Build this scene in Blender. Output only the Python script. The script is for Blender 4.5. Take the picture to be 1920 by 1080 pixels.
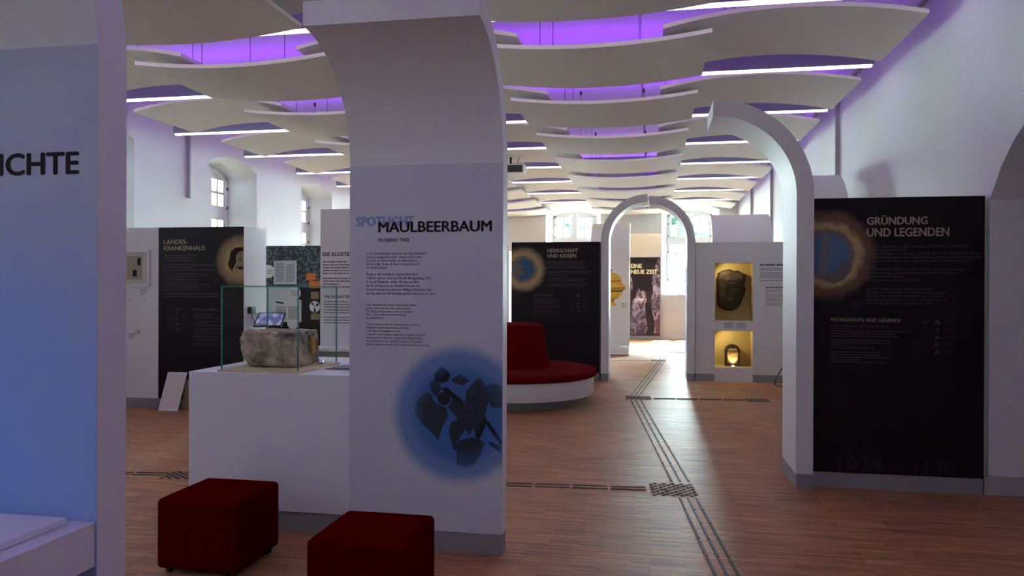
import bpy, bmesh, math, random
from mathutils import Vector, Matrix, noise
random.seed(7)
S = bpy.context.scene
C = S.collection
for o in list(bpy.data.objects): bpy.data.objects.remove(o)

# ------------------------------------------------------------------ camera
cam = bpy.data.cameras.new('camera'); camo = bpy.data.objects.new('camera', cam); C.objects.link(camo)
cam.sensor_width = 36; cam.lens = 36 * 1412 / 1920; cam.clip_end = 300
camo.location = (0, 0, 1.65)
camo.matrix_world = (Matrix.Translation((0, 0, 1.65)) @ Matrix.Rotation(math.radians(10.48), 4, 'Z')
                     @ Matrix.Rotation(math.radians(90 - 0.1), 4, 'X') @ Matrix.Rotation(math.radians(0.2), 4, 'Z'))
S.camera = camo
# ------------------------------------------------------------------ light
SKY = 235.0        # daylight
TUBE = 1.9       # white linear lights
LED = 19.0        # violet uplights on the ceiling sails
w = bpy.data.worlds.new('world'); S.world = w; w.use_nodes = True
bg = w.node_tree.nodes['Background']; bg.inputs[0].default_value = (0.76, .98, 1.0, 1); bg.inputs[1].default_value = SKY
vs = S.view_settings; vs.view_transform = 'Standard'; vs.look = 'None'; vs.gamma = 1; vs.use_curve_mapping = False
vs.exposure = 1.02
sun = bpy.data.lights.new('sun', 'SUN'); sun.energy = 650; sun.angle = math.radians(0.6); sun.color = (1, .985, .94)
suno = bpy.data.objects.new('sun', sun); C.objects.link(suno)
suno.rotation_euler = Vector((-0.15, -0.36, -0.95)).to_track_quat('-Z', 'Y').to_euler()
CEIL = 4.74; XL = -8.3; XR = 2.66; YF = 24.35; YB = -3.0

# ------------------------------------------------------------------ materials
M = {}
def mat(name, col, rough=.6, spec=.5, metal=0, noise_amt=0, noise_scale=8, bump=0, bump_scale=60, emit=0, emit_col=None, sheen=0):
    m = bpy.data.materials.new(name); m.use_nodes = True; nt = m.node_tree; b = nt.nodes['Principled BSDF']
    b.inputs['Base Color'].default_value = (*col, 1); b.inputs['Roughness'].default_value = rough
    b.inputs['Specular IOR Level'].default_value = spec; b.inputs['Metallic'].default_value = metal
    if sheen: b.inputs['Sheen Weight'].default_value = sheen
    if emit:
        b.inputs['Emission Color'].default_value = (*(emit_col or col), 1); b.inputs['Emission Strength'].default_value = emit
    tc = nt.nodes.new('ShaderNodeTexCoord')
    if noise_amt:
        n = nt.nodes.new('ShaderNodeTexNoise'); n.inputs['Scale'].default_value = noise_scale; n.inputs['Detail'].default_value = 5
        nt.links.new(tc.outputs['Object'], n.inputs['Vector'])
        r = nt.nodes.new('ShaderNodeValToRGB'); nt.links.new(n.outputs['Fac'], r.inputs[0])
        r.color_ramp.elements[0].position = .3; r.color_ramp.elements[1].position = .7
        r.color_ramp.elements[0].color = (*[c * (1 - noise_amt) for c in col], 1)
        r.color_ramp.elements[1].color = (*[min(1, c * (1 + noise_amt)) for c in col], 1)
        nt.links.new(r.outputs[0], b.inputs['Base Color'])
    if bump:
        n = nt.nodes.new('ShaderNodeTexNoise'); n.inputs['Scale'].default_value = bump_scale; n.inputs['Detail'].default_value = 6
        nt.links.new(tc.outputs['Object'], n.inputs['Vector'])
        bp = nt.nodes.new('ShaderNodeBump'); bp.inputs['Strength'].default_value = bump; bp.inputs['Distance'].default_value = .02
        nt.links.new(n.outputs['Fac'], bp.inputs['Height']); nt.links.new(bp.outputs[0], b.inputs['Normal'])
    M[name] = m; return m
mat('plaster', (.74, .74, .74), .9, .2, noise_amt=.015, noise_scale=2, bump=.15, bump_scale=25)
mat('ceiling_paint', (.82, .82, .84), .9, .2)
mat('white_board', (.78, .77, .76), .55, .3, noise_amt=.01, noise_scale=3)
mat('sail_board', (.76, .72, .65), .8, .2, noise_amt=.012, noise_scale=4)
mat('rail_grey', (.32, .32, .36), .6, .2)
mat('white_lacquer', (.76, .76, .78), .4, .4)
mat('film', (.60, .60, .66), .5, .3)
mat('film_light', (.80, .79, .80), .5, .3)
mat('grey_plinth', (.30, .29, .29), .5, .3)
mat('skirting', (.45, .43, .44), .5, .3)
mat('dark_panel', (.010, .004, .008), .5, .2)
mat('title_gold', (.42, .33, .24), .6, .2)
mat('dark_text', (.12, .095, .115), .6, .2)
mat('dark_text_faint', (.075, .058, .072), .6, .2)
mat('ghost_number', (.016, .010, .018), .5, .3)
mat('black_ink', (.012, .008, .014), .6, .2)
mat('grey_ink', (.16, .15, .17), .6, .2)
mat('spot_blue', (.24, .33, .55), .6, .2)
mat('black_plastic', (.012, .012, .013), .35, .5)
mat('dark_metal', (.05, .05, .055), .4, .5, metal=.6)
mat('rubber', (.055, .050, .048), .6, .4)
mat('red_fabric', (.085, .0003, .0006), 1, .0, noise_amt=.10, noise_scale=160, bump=.35, bump_scale=500, sheen=.0)
mat('red_velvet', (.13, .001, .003), 1, .0, noise_amt=.12, noise_scale=120, bump=.35, bump_scale=400, sheen=.03)
mat('cable', (.03, .03, .03), .5, .4)
mat('wire', (.10, .09, .10), .5, .4, metal=.5)
mat('ochre_wall', (.60, .46, .19), .8, .2, noise_amt=.04, noise_scale=3)
mat('carved_stone', (.065, .045, .028), .9, .2, noise_amt=.5, noise_scale=9, bump=.8, bump_scale=14)
mat('pale_wood', (.62, .50, .27), .5, .3, noise_amt=.05, noise_scale=6)
mat('teal_edge', (.05, .28, .24), .15, .6)
mat('paper', (.72, .72, .70), .7, .2)
mat('paper_blue', (.60, .68, .70), .7, .2)
mat('paper_pink', (.74, .62, .60), .7, .2)
mat('cardboard', (.30, .20, .13), .8, .2)
mat('passe', (.62, .58, .50), .7, .2)
mat('old_paper', (.42, .36, .27), .7, .2, noise_amt=.1, noise_scale=30)
mat('orange_card', (.62, .16, .05), .6, .2)
mat('gold_light', (.62, .36, .05), .6, .3, noise_amt=.25, noise_scale=14)
mat('gold_mid', (.36, .18, .02), .6, .3, noise_amt=.3, noise_scale=20)
mat('gold_dark', (.08, .035, .01), .6, .3)
mat('lamp_white', (1, 1, 1), .5, emit=TUBE, emit_col=(1, .95, .84))
mat('led_violet', (.3, .1, 1), .5, emit=LED, emit_col=(.29, .02, 1.0))
mat('niche_lamp', (1, .7, .3), .5, emit=14, emit_col=(1, .72, .32))
mat('niche_strip', (1, .8, .3), .5, emit=1.6, emit_col=(1, .80, .35))
mat('chrome', (.7, .7, .7), .15, .5, metal=1)
mat('foliage', (.0035, .014, .011), .8, .2, noise_amt=.5, noise_scale=2.5)
mat('bark', (.12, .08, .05), .9, .2)
mat('lawn', (.02, .024, .018), .9, .2, noise_amt=.2, noise_scale=1)
mat('blocker_wall', (.016, .019, .018), .9, .2)
mat('leaf_core', (.035, .045, .060), .6, .2)

def glassy(name, tint, refl=1.45):
    m = bpy.data.materials.new(name); m.use_nodes = True; nt = m.node_tree; nt.nodes.clear()
    out = nt.nodes.new('ShaderNodeOutputMaterial'); mx = nt.nodes.new('ShaderNodeMixShader')
    tr = nt.nodes.new('ShaderNodeBsdfTransparent'); tr.inputs[0].default_value = (*tint, 1)
    gl = nt.nodes.new('ShaderNodeBsdfGlossy'); gl.inputs['Roughness'].default_value = .02
    fr = nt.nodes.new('ShaderNodeFresnel'); fr.inputs[0].default_value = refl
    nt.links.new(fr.outputs[0], mx.inputs[0]); nt.links.new(tr.outputs[0], mx.inputs[1]); nt.links.new(gl.outputs[0], mx.inputs[2])
    nt.links.new(mx.outputs[0], out.inputs[0]); M[name] = m
glassy('window_glass', (.97, 1, .99)); glassy('vitrine_glass', (.93, .98, .965), 1.09)

def floor_mat():
    m = bpy.data.materials.new('parquet'); m.use_nodes = True; nt = m.node_tree; b = nt.nodes['Principled BSDF']; L = nt.links
    tc = nt.nodes.new('ShaderNodeTexCoord')
    def brick(c1, c2, wd, rh, mort, off, sc=1):
        n = nt.nodes.new('ShaderNodeTexBrick'); n.inputs['Color1'].default_value = (*c1, 1); n.inputs['Color2'].default_value = (*c2, 1)
        n.inputs['Mortar'].default_value = (.10, .045, .022, 1); n.inputs['Scale'].default_value = sc
        n.inputs['Mortar Size'].default_value = mort; n.inputs['Mortar Smooth'].default_value = .3
        n.inputs['Brick Width'].default_value = wd; n.inputs['Row Height'].default_value = rh; n.offset = off; n.offset_frequency = 2
        L.new(tc.outputs['Object'], n.inputs['Vector']); return n
    a = brick((.52, .265, .125), (.31, .14, .062), .32, .024, .0008, .37)
    # blocks of lamellae
    bb = brick((.86, .86, .86), (1.08, 1.04, 1.0), .32, .32, .0, .5); bb.inputs['Mortar'].default_value = (1, 1, 1, 1)
    mp = nt.nodes.new('ShaderNodeMapping'); mp.inputs['Scale'].default_value = (2.2, 40, 1); L.new(tc.outputs['Object'], mp.inputs[0])
    n = nt.nodes.new('ShaderNodeTexNoise'); n.inputs['Scale'].default_value = 1.5; n.inputs['Detail'].default_value = 6; L.new(mp.outputs[0], n.inputs['Vector'])
    r = nt.nodes.new('ShaderNodeValToRGB'); L.new(n.outputs[0], r.inputs[0])
    r.color_ramp.elements[0].position = .3; r.color_ramp.elements[0].color = (.72, .68, .66, 1)
    r.color_ramp.elements[1].position = .72; r.color_ramp.elements[1].color = (1.25, 1.22, 1.18, 1)
    m1 = nt.nodes.new('ShaderNodeMix'); m1.data_type = 'RGBA'; m1.blend_type = 'MULTIPLY'; m1.inputs[0].default_value = 1
    L.new(a.outputs[0], m1.inputs[6]); L.new(bb.outputs[0], m1.inputs[7])
    m2 = nt.nodes.new('ShaderNodeMix'); m2.data_type = 'RGBA'; m2.blend_type = 'MULTIPLY'; m2.inputs[0].default_value = 1
    L.new(m1.outputs[2], m2.inputs[6]); L.new(r.outputs[0], m2.inputs[7]); L.new(m2.outputs[2], b.inputs['Base Color'])
    b.inputs['Roughness'].default_value = .50; b.inputs['Specular IOR Level'].default_value = .36
    bp = nt.nodes.new('ShaderNodeBump'); bp.inputs['Strength'].default_value = .12; bp.inputs['Distance'].default_value = .002
    L.new(n.outputs[0], bp.inputs['Height']); L.new(bp.outputs[0], b.inputs['Normal'])
    M['parquet'] = m
floor_mat()

def radial(name, cx, cz, stops, rough=.5, dist_noise=0, sx=1.0):
    """flat print whose ink changes with the distance from (cx,cz) on the sheet; stops = [(radius, colour)...]"""
    m = bpy.data.materials.new(name); m.use_nodes = True; nt = m.node_tree; b = nt.nodes['Principled BSDF']; L = nt.links
    b.inputs['Roughness'].default_value = rough; b.inputs['Specular IOR Level'].default_value = .2
    g = nt.nodes.new('ShaderNodeNewGeometry'); sp = nt.nodes.new('ShaderNodeSeparateXYZ'); L.new(g.outputs['Position'], sp.inputs[0])
    cb = nt.nodes.new('ShaderNodeCombineXYZ'); L.new(sp.outputs[0], cb.inputs[0]); L.new(sp.outputs[2], cb.inputs[1])
    vm = nt.nodes.new('ShaderNodeVectorMath'); vm.operation = 'DISTANCE'; L.new(cb.outputs[0], vm.inputs[0]); vm.inputs[1].default_value = (cx, cz, 0)
    src = vm.outputs['Value']
    if dist_noise:
        n = nt.nodes.new('ShaderNodeTexNoise'); n.inputs['Scale'].default_value = 14; n.inputs['Detail'].default_value = 4; L.new(g.outputs['Position'], n.inputs['Vector'])
        ma = nt.nodes.new('ShaderNodeMath'); ma.operation = 'MULTIPLY_ADD'; L.new(n.outputs[0], ma.inputs[0]); ma.inputs[1].default_value = dist_noise; L.new(src, ma.inputs[2])
        mb_ = nt.nodes.new('ShaderNodeMath'); mb_.operation = 'SUBTRACT'; L.new(ma.outputs[0], mb_.inputs[0]); mb_.inputs[1].default_value = dist_noise * .5
        src = mb_.outputs[0]
    R = stops[-1][0]
    dv = nt.nodes.new('ShaderNodeMath'); dv.operation = 'DIVIDE'; L.new(src, dv.inputs[0]); dv.inputs[1].default_value = R
    r = nt.nodes.new('ShaderNodeValToRGB'); L.new(dv.outputs[0], r.inputs[0]); r.color_ramp.interpolation = 'EASE'
    while len(r.color_ramp.elements) < len(stops): r.color_ramp.elements.new(.5)
    for e, (rad, c) in zip(r.color_ramp.elements, stops): e.position = rad / R
    for e, (rad, c) in zip(r.color_ramp.elements, stops): e.color = (*c, 1)
    L.new(r.outputs[0], b.inputs['Base Color']); M[name] = m

# ------------------------------------------------------------------ mesh helpers
class MB:
    def __init__(s): s.v = []; s.f = []
    def quad(s, a, b, c, d): n = len(s.v); s.v += [a, b, c, d]; s.f.append((n, n+1, n+2, n+3)); return s
    def poly(s, pts): n = len(s.v); s.v += list(pts); s.f.append(tuple(range(n, n+len(pts)))); return s
    def box(s, x0, x1, y0, y1, z0, z1):
        n = len(s.v)
        s.v += [(x0,y0,z0),(x1,y0,z0),(x1,y1,z0),(x0,y1,z0),(x0,y0,z1),(x1,y0,z1),(x1,y1,z1),(x0,y1,z1)]
        s.f += [tuple(n+i for i in q) for q in ((0,3,2,1),(4,5,6,7),(0,1,5,4),(1,2,6,5),(2,3,7,6),(3,0,4,7))]; return s
    def prism(s, prof, fn, w0, w1):
        """closed profile [(a,b)...] swept from w0 to w1; fn(a,b,w)->xyz"""
        n = len(s.v); k = len(prof)
        s.v += [fn(a, b, w0) for a, b in prof] + [fn(a, b, w1) for a, b in prof]
        s.f.append(tuple(range(n, n+k))); s.f.append(tuple(range(n+2*k-1, n+k-1, -1)))
        for i in range(k):
            j = (i+1) % k; s.f.append((n+i, n+j, n+k+j, n+k+i))
        return s
    def tube(s, pts, r, seg=6):
        n0 = len(s.v); P = [Vector(p) for p in pts]
        for i, p in enumerate(P):
            d = (P[min(i+1, len(P)-1)] - P[max(i-1, 0)]).normalized()
            u = d.cross(Vector((0, 0, 1)) if abs(d.z) < .9 else Vector((1, 0, 0))).normalized(); v = d.cross(u)
            for k in range(seg):
                a = 2*math.pi*k/seg; s.v.append(tuple(p + u*r*math.cos(a) + v*r*math.sin(a)))
        for i in range(len(P)-1):
            for k in range(seg):
                a = n0+i*seg+k; b = n0+i*seg+(k+1) % seg; s.f.append((a, b, b+seg, a+seg))
        s.f.append(tuple(n0+k for k in range(seg))[::-1]); e = n0+(len(P)-1)*seg; s.f.append(tuple(e+k for k in range(seg)))
        return s
    def lathe(s, prof, cx, cy, seg=48):
        n0 = len(s.v); k = len(prof)
        for i in range(seg):
            a = 2*math.pi*i/seg
            for r, z in prof: s.v.append((cx+r*math.cos(a), cy+r*math.sin(a), z))
        for i in range(seg):
            j = (i+1) % seg
            for q in range(k-1): s.f.append((n0+i*k+q, n0+j*k+q, n0+j*k+q+1, n0+i*k+q+1))
        return s

def org(p):
    v = Vector((0, 0, 0))
    while p is not None: v += Vector(p.location); p = p.parent
    return v
def obj(name, mb, m, parent=None, smooth=False, bevel=0, kind=None, seg=2):
    me = bpy.data.meshes.new(name)
    off = org(parent)
    if parent is None and mb.v and kind != 'structure':
        xs = [v[0] for v in mb.v]; ys = [v[1] for v in mb.v]; zs = [v[2] for v in mb.v]
        off = Vector(((min(xs)+max(xs))/2, (min(ys)+max(ys))/2, min(zs)))
    me.from_pydata([(v[0]-off.x, v[1]-off.y, v[2]-off.z) for v in mb.v], [], mb.f); me.materials.append(M[m])
    bm = bmesh.new(); bm.from_mesh(me)
    bmesh.ops.remove_doubles(bm, verts=bm.verts, dist=1e-5); bmesh.ops.recalc_face_normals(bm, faces=bm.faces)
    if bevel:
        es = [e for e in bm.edges if len(e.link_faces) == 2 and e.calc_face_angle(0) > .6]
        bmesh.ops.bevel(bm, geom=es, offset=bevel, segments=seg, profile=.5, affect='EDGES', clamp_overlap=True)
    bm.to_mesh(me); bm.free()
    if smooth:
        me.polygons.foreach_set('use_smooth', [True]*len(me.polygons))
        try: me.set_sharp_from_angle(angle=math.radians(35))
        except Exception: pass
    o = bpy.data.objects.new(name, me); C.objects.link(o)
    if parent is not None: o.parent = parent
    else: o.location = off
    if kind: o['kind'] = kind
    return o
def thing(name, label, cat, loc, group=None):
    o = bpy.data.objects.new(name, None); o.empty_display_size = .1; C.objects.link(o); o.location = loc
    o['label'] = label; o['category'] = cat
    if group: o['group'] = group
    return o
def tag(o, label, cat, group=None):
    o['label'] = label; o['category'] = cat
    if group: o['group'] = group
    return o
def dup(root, loc, label=None):
    r = root.copy(); C.objects.link(r); r.location = loc
    if label: r['label'] = label
    for ch in list(root.children):
        c = ch.copy(); C.objects.link(c); c.parent = r
        for g in list(ch.children):
            d = g.copy(); C.objects.link(d); d.parent = c
    return r
def struct(name, mb, m, **k): return obj(name, mb, m, kind='structure', **k)

def text(parent, name, body, x0, x1, ztop, zbot, y, m, bold=0.0, res=2, spacing=1.0):
    """flat print: the string's own outline fitted between x0..x1 and zbot..ztop on the plane Y = y"""
    cu = bpy.data.curves.new(name, 'FONT'); cu.body = body; cu.size = 1; cu.resolution_u = res; cu.space_line = spacing
    t = bpy.data.objects.new(name, cu); C.objects.link(t); dg = bpy.context.evaluated_depsgraph_get()
    me = bpy.data.meshes.new_from_object(t.evaluated_get(dg)); bpy.data.objects.remove(t); bpy.data.curves.remove(cu)
    vs_ = [tuple(v.co) for v in me.vertices]; fs = [tuple(p.vertices) for p in me.polygons]; bpy.data.meshes.remove(me)
    ax = min(v[0] for v in vs_); bx = max(v[0] for v in vs_); ay = min(v[1] for v in vs_); by = max(v[1] for v in vs_)
    mb = MB(); mb.v = [(x0+(v[0]-ax)/(bx-ax)*(x1-x0), y, zbot+(v[1]-ay)/(by-ay)*(ztop-zbot)) for v in vs_]; mb.f = list(fs)
    if bold:      # heavier print: the outline repeated a hair to either side and above
        hh = 2.4*(ztop-zbot)/max(1, body.count('\n')*1.4+1); base_v = mb.v[:]; yo_ = 0
        for dx, dz in ((-bold, 0), (bold, 0), (0, bold*.6), (0, -bold*.6)):
            k0 = len(mb.v); yo_ += .00006; mb.v += [(a+dx*hh, b-yo_, c+dz*hh) for a, b, c in base_v]; mb.f += [tuple(k0+i for i in f) for f in fs]
    me = bpy.data.meshes.new(name); off = org(parent)
    me.from_pydata([(v[0]-off.x, v[1]-off.y, v[2]-off.z) for v in mb.v], [], mb.f); me.materials.append(M[m])
    o = bpy.data.objects.new(name, me); C.objects.link(o); o.parent = parent; return o
def words(parent, name, x0, ztop, pitch, widths, h, y, m, seed=1):
    """small print too fine to read: word-length dashes, 0 = blank line"""
    rnd = random.Random(seed); mb = MB(); z = ztop
    if 0 in widths:                                   # each paragraph is a part of its own
        para = []; o = None
        for k_, wd in enumerate(list(widths)+[0]):
            if wd: para.append(wd)
            else:
                if para: o = words(parent, name, x0, z, pitch, para, h, y, m, seed+k_)
                z -= pitch*(len(para)+.7); para = []
        return o
    for wd in widths:
        if wd:
            x = x0
            while x < x0+wd:
                l = min(rnd.uniform(1.6, 6) * h, x0+wd-x)
                mb.quad((x, y, z-h), (x+l, y, z-h), (x+l, y, z), (x, y, z)); x += l + h*.55
            z -= pitch
        else: z -= pitch*.7
    me = bpy.data.meshes.new(name); off = org(parent)
    me.from_pydata([(v[0]-off.x, v[1]-off.y, v[2]-off.z) for v in mb.v], [], mb.f); me.materials.append(M[m])
    o = bpy.data.objects.new(name, me); C.objects.link(o); o.parent = parent; return o
def shape(parent, name, polys, y, m):
    mb = MB()
    for p in polys: mb.poly([(a, y, b) for a, b in p])
    return obj(name, mb, m, parent)
def sheet(parent, name, x0, x1, z0, z1, y, m, t=.0015):
    return obj(name, MB().box(x0, x1, y, y+t, z0, z1), m, parent)
def disc_pts(cx, cz, r, n=28, sx=1): return [(cx+r*sx*math.cos(2*math.pi*i/n), cz+r*math.sin(2*math.pi*i/n)) for i in range(n)]

# ------------------------------------------------------------------ the setting
struct('floor', MB().quad((XL-.9, YB, 0), (XR+.9, YB, 0), (XR+.9, YF+.9, 0), (XL-.9, YF+.9, 0)), 'parquet')
struct('ceiling', MB().box(XL-.9, XR+.9, YB, YF+.9, CEIL, CEIL+.2), 'ceiling_paint')
struct('wall_back', MB().box(XL, XR, YB-.2, YB, 0, CEIL), 'plaster')
def arc(u0, u1, zs, zc, n=12):
    c = (u0+u1)/2; hw = (u1-u0)/2; s = zc-zs; R = (hw*hw+s*s)/(2*s)
    return [(c+hw*(2*i/n-1), zs - (R-s) + math.sqrt(R*R-(hw*(2*i/n-1))**2)) for i in range(n+1)]
def holed_wall(name, fn, u0, u1, wins, sill, zs, zc, depth=.7, splay=.17, h=CEIL):
    """wall face with segment-arched openings and splayed reveals; fn(u,z,d)->xyz"""
    mb = MB(); cur = u0
    q = lambda a, b, z0, z1: mb.quad(fn(a, z0, 0), fn(b, z0, 0), fn(b, z1, 0), fn(a, z1, 0))
    for a, b in wins:
        q(cur, a, 0, h); cur = b
        if sill > 0: q(a, b, 0, sill)
        A = arc(a, b, zs, zc)
        for i in range(len(A)-1): mb.quad(fn(A[i][0], A[i][1], 0), fn(A[i+1][0], A[i+1][1], 0), fn(A[i+1][0], h, 0), fn(A[i][0], h, 0))
        B = arc(a+splay, b-splay, zs-splay*.6, zc-splay*.8)
        for i in range(len(A)-1):
            mb.quad(fn(*A[i], 0), fn(*A[i+1], 0), fn(*B[i+1], depth), fn(*B[i], depth))
        mb.quad(fn(a, sill, 0), fn(*A[0], 0), fn(*B[0], depth), fn(a+splay, sill, depth))
        mb.quad(fn(b, sill, 0), fn(*A[-1], 0), fn(*B[-1], depth), fn(b-splay, sill, depth))
        if sill > 0: mb.quad(fn(a, sill, 0), fn(b, sill, 0), fn(b-splay, sill, depth), fn(a+splay, sill, depth))
    q(cur, u1, 0, h)
    return struct(name, mb, 'plaster')
SILL, ZS, ZC, DEP, SPL = 1.42, 4.03, 4.22, .62, .17
winsL = [(-2.46, -.68), (1.42, 3.2), (5.3, 7.08), (9.18, 10.96), (13.06, 14.84), (16.92, 18.70), (20.8, 22.5)]
fL = lambda u, z, d: (XL-d, u, z)
winsF = [(-7.1, -5.33), (-3.39, -1.62), (.32, 2.08)]
fF = lambda u, z, d: (u, YF+d, z)
holed_wall('wall_left', fL, YB, YF, winsL, SILL, ZS, ZC, DEP, SPL)
holed_wall('wall_far', fF, XL, XR, winsF, SILL, ZS+.07, ZC+.05, DEP, SPL)
fR = lambda u, z, d: (XR+d, u, z)
holed_wall('wall_right', fR, YB, YF, [(4.2, 6.62)], 0, 2.36, 3.0, .62, 0)
struct('trim_1', MB().box(XR+.60, XR+.66, 4.2, 6.62, 0, 3.1), 'skirting')

def window(n, fn, a, b, zs, zc):
    """casement window set in the reveal: frame, mullion, transom, muntins and panes"""
    d = DEP; a += SPL; b -= SPL; zs -= SPL*.6; zc -= SPL*.8; fw = .09; tz = 3.16
    def bar(u0, u1, z0, z1, d0=d-.05, d1=d+.03):
        m_ = MB(); P = [fn(u0, z0, d0), fn(u1, z1, d1)]
        m_.box(min(P[0][0], P[1][0]), max(P[0][0], P[1][0]), min(P[0][1], P[1][1]), max(P[0][1], P[1][1]), z0, z1); return m_
    root = obj('window_%d' % n, bar(a, b, SILL, SILL+.10), 'white_lacquer', kind='structure')
    root.name = 'window_%d' % n
    A = arc(a, b, zs, zc); B = arc(a+fw, b-fw, zs-fw, zc-fw)
    m_ = MB()
    for dd in (d-.05, d+.03):
        for i in range(len(A)-1): m_.quad(fn(*A[i], dd), fn(*A[i+1], dd), fn(*B[i+1], dd), fn(*B[i], dd))
    for i in range(len(A)-1): m_.quad(fn(*B[i], d-.05), fn(*B[i+1], d-.05), fn(*B[i+1], d+.03), fn(*B[i], d+.03))
    obj('window_frame', m_, 'white_lacquer', root)
    for u0 in (a, b-fw): obj('window_frame', bar(u0, u0+fw, SILL+.1, zs), 'white_lacquer', root)
    c = (a+b)/2
    obj('mullion', bar(c-.075, c+.075, SILL+.1, zc-fw, d-.07, d+.02), 'white_lacquer', root)
    obj('transom', bar(a+fw, b-fw, tz-.10, tz+.10, d-.06, d+.02), 'white_lacquer', root)
    for s0, s1 in ((a+fw, c-.075), (c+.075, b-fw)):
        for (z0, z1, rows, top) in ((SILL+.1, tz-.10, 5, 0), (tz+.10, zs-fw*.4, 2, 1)):
            k = .055
            for u in (s0, s1-k): obj('sash_stile', bar(u, u+k, z0, z1+(.0 if not top else .03), d-.03, d), 'white_lacquer', root)
            obj('sash_rail', bar(s0+k, s1-k, z0, z0+k, d-.03, d), 'white_lacquer', root)
            obj('sash_rail', bar(s0+k, s1-k, z1-k*(.6), z1+(.12 if top else 0), d-.03, d), 'white_lacquer', root)
            mid = (s0+s1)/2; g = .022; e0 = z0+k; e1 = z1-k*.6
            obj('muntin', bar(mid-g, mid+g, e0, e1, d-.03, d), 'white_lacquer', root)
            for r in range(1, rows):
                z = e0+(e1-e0)*r/rows
                for p0, p1 in ((s0+k, mid-g), (mid+g, s1-k)): obj('muntin', bar(p0, p1, z-g, z+g, d-.03, d), 'white_lacquer', root)
            for r in range(rows):
                za = e0+(e1-e0)*r/rows+g*.6; zb = e0+(e1-e0)*(r+1)/rows-g*.6
                for p0, p1 in ((s0+k, mid-g), (mid+g, s1-k)):
                    p = MB().quad(fn(p0, za, d-.015), fn(p1, za, d-.015), fn(p1, zb, d-.015), fn(p0, zb, d-.015)); obj('pane', p, 'window_glass', root)
    # hinge fittings
    for u in (a+fw*.5, b-fw*.5):
        for z in (1.9, 2.8, 3.3, 3.7): obj('hinge', bar(u-.012, u+.012, z-.03, z+.03, d-.07, d-.05), 'dark_metal', root)
k = 1
for a, b in winsL: window(k, fL, a, b, ZS, ZC); k += 1
for a, b in winsF: window(k, fF, a, b, ZS+.07, ZC+.05); k += 1
# portals guide the daylight sampling through each window
for k_, (fn_, wl) in enumerate(((fL, winsL), (fF, winsF))):
    for a_, b_ in wl:
        pl_ = bpy.data.lights.new('portal', 'AREA'); pl_.shape = 'RECTANGLE'; pl_.size = b_-a_; pl_.size_y = 2.9; pl_.cycles.is_portal = True
        po = bpy.data.objects.new('portal', pl_); C.objects.link(po); po.location = fn_((a_+b_)/2, 2.85, DEP+.1)
        po.rotation_euler = Vector((1, 0, 0) if k_ == 0 else (0, -1, 0)).to_track_quat('-Z', 'Z').to_euler()
# skirting boards
bb = MB().box(XR-.03, XR, 6.62, YF, 0, .12); struct('baseboard_right', bb, 'skirting')
bb = MB().box(XR-.045, XR+.02, 6.58, 6.64, 0, .15).box(XR-.045, XR+.62, 6.575, 6.62, 0, .15); struct('trim_2', bb, 'skirting', bevel=.006)
bb = MB().box(XL, XR-.03, YF-.03, YF, 0, .12); struct('baseboard_far', bb, 'film_light')
bb = MB().box(XL, XL+.03, YB, YF-.03, 0, .12); struct('baseboard_left', bb, 'skirting')

# ------------------------------------------------------------------ outside
struct('trim_3', MB().quad((-60, -20, -1.2), (60, -20, -1.2), (60, 90, -1.2), (-60, 90, -1.2)), 'lawn').name = 'lawn_outside'
hb = thing('sky_blocker', 'dark unseen house-shaped block added outside the left-hand windows to cut sky light', 'light blocker', (-16.5, 10, -1.2))  # unseen block, added to darken the left windows
obj('wall', MB().box(-19, -14, -14, 34, -1.2, 17), 'blocker_wall', hb)
obj('blocker_roof', MB().prism([(-19.4, 16.9), (-13.6, 16.9), (-16.5, 20)], lambda a, b, w_: (a, w_, b), -14.3, 34.3), 'cardboard', hb)
struct('trim_4', MB().box(XL-3.6, XL-.75, -14, 34, 5.2, 5.4), 'cardboard').name = 'sky_shade_slab'  # unseen overhang, added to keep steep sky light off the left windows
def tree(x, y, h, r, lab, seed):
    t = thing('tree', lab, 'tree', (x, y, -1.2), 'trees outside the windows')
    rnd = random.Random(seed)
    obj('trunk', MB().tube([(x, y, -1.2), (x+.1, y, 1.0), (x, y, h*.55)], .16, 8), 'bark', t)
    bm = bmesh.new()
    for i in range(16):
        c = Vector((x+rnd.uniform(-1, 1)*r*.7, y+rnd.uniform(-1, 1)*r*.6, h*.62+rnd.uniform(-.55, .5)*r))
        b2 = bmesh.ops.create_icosphere(bm, subdivisions=3, radius=r*rnd.uniform(.28, .5), matrix=Matrix.Translation(c))
        for v in b2['verts']: v.co += (v.co-c).normalized()*noise.noise(v.co*2.3)*.5
    me = bpy.data.meshes.new('crown'); o0 = org(t)
    for v in bm.verts: v.co -= o0
    bm.to_mesh(me); bm.free(); me.materials.append(M['foliage']); o = bpy.data.objects.new('crown', me); C.objects.link(o); o.parent = t
tree(-3.7, 35, 10.2, 3.0, 'leafy green tree outside, seen through the far window left of the arches', 3)
tree(1.9, 37, 10.4, 3.0, 'leafy green tree outside, seen through the far window behind the paired arches', 5)

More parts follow.
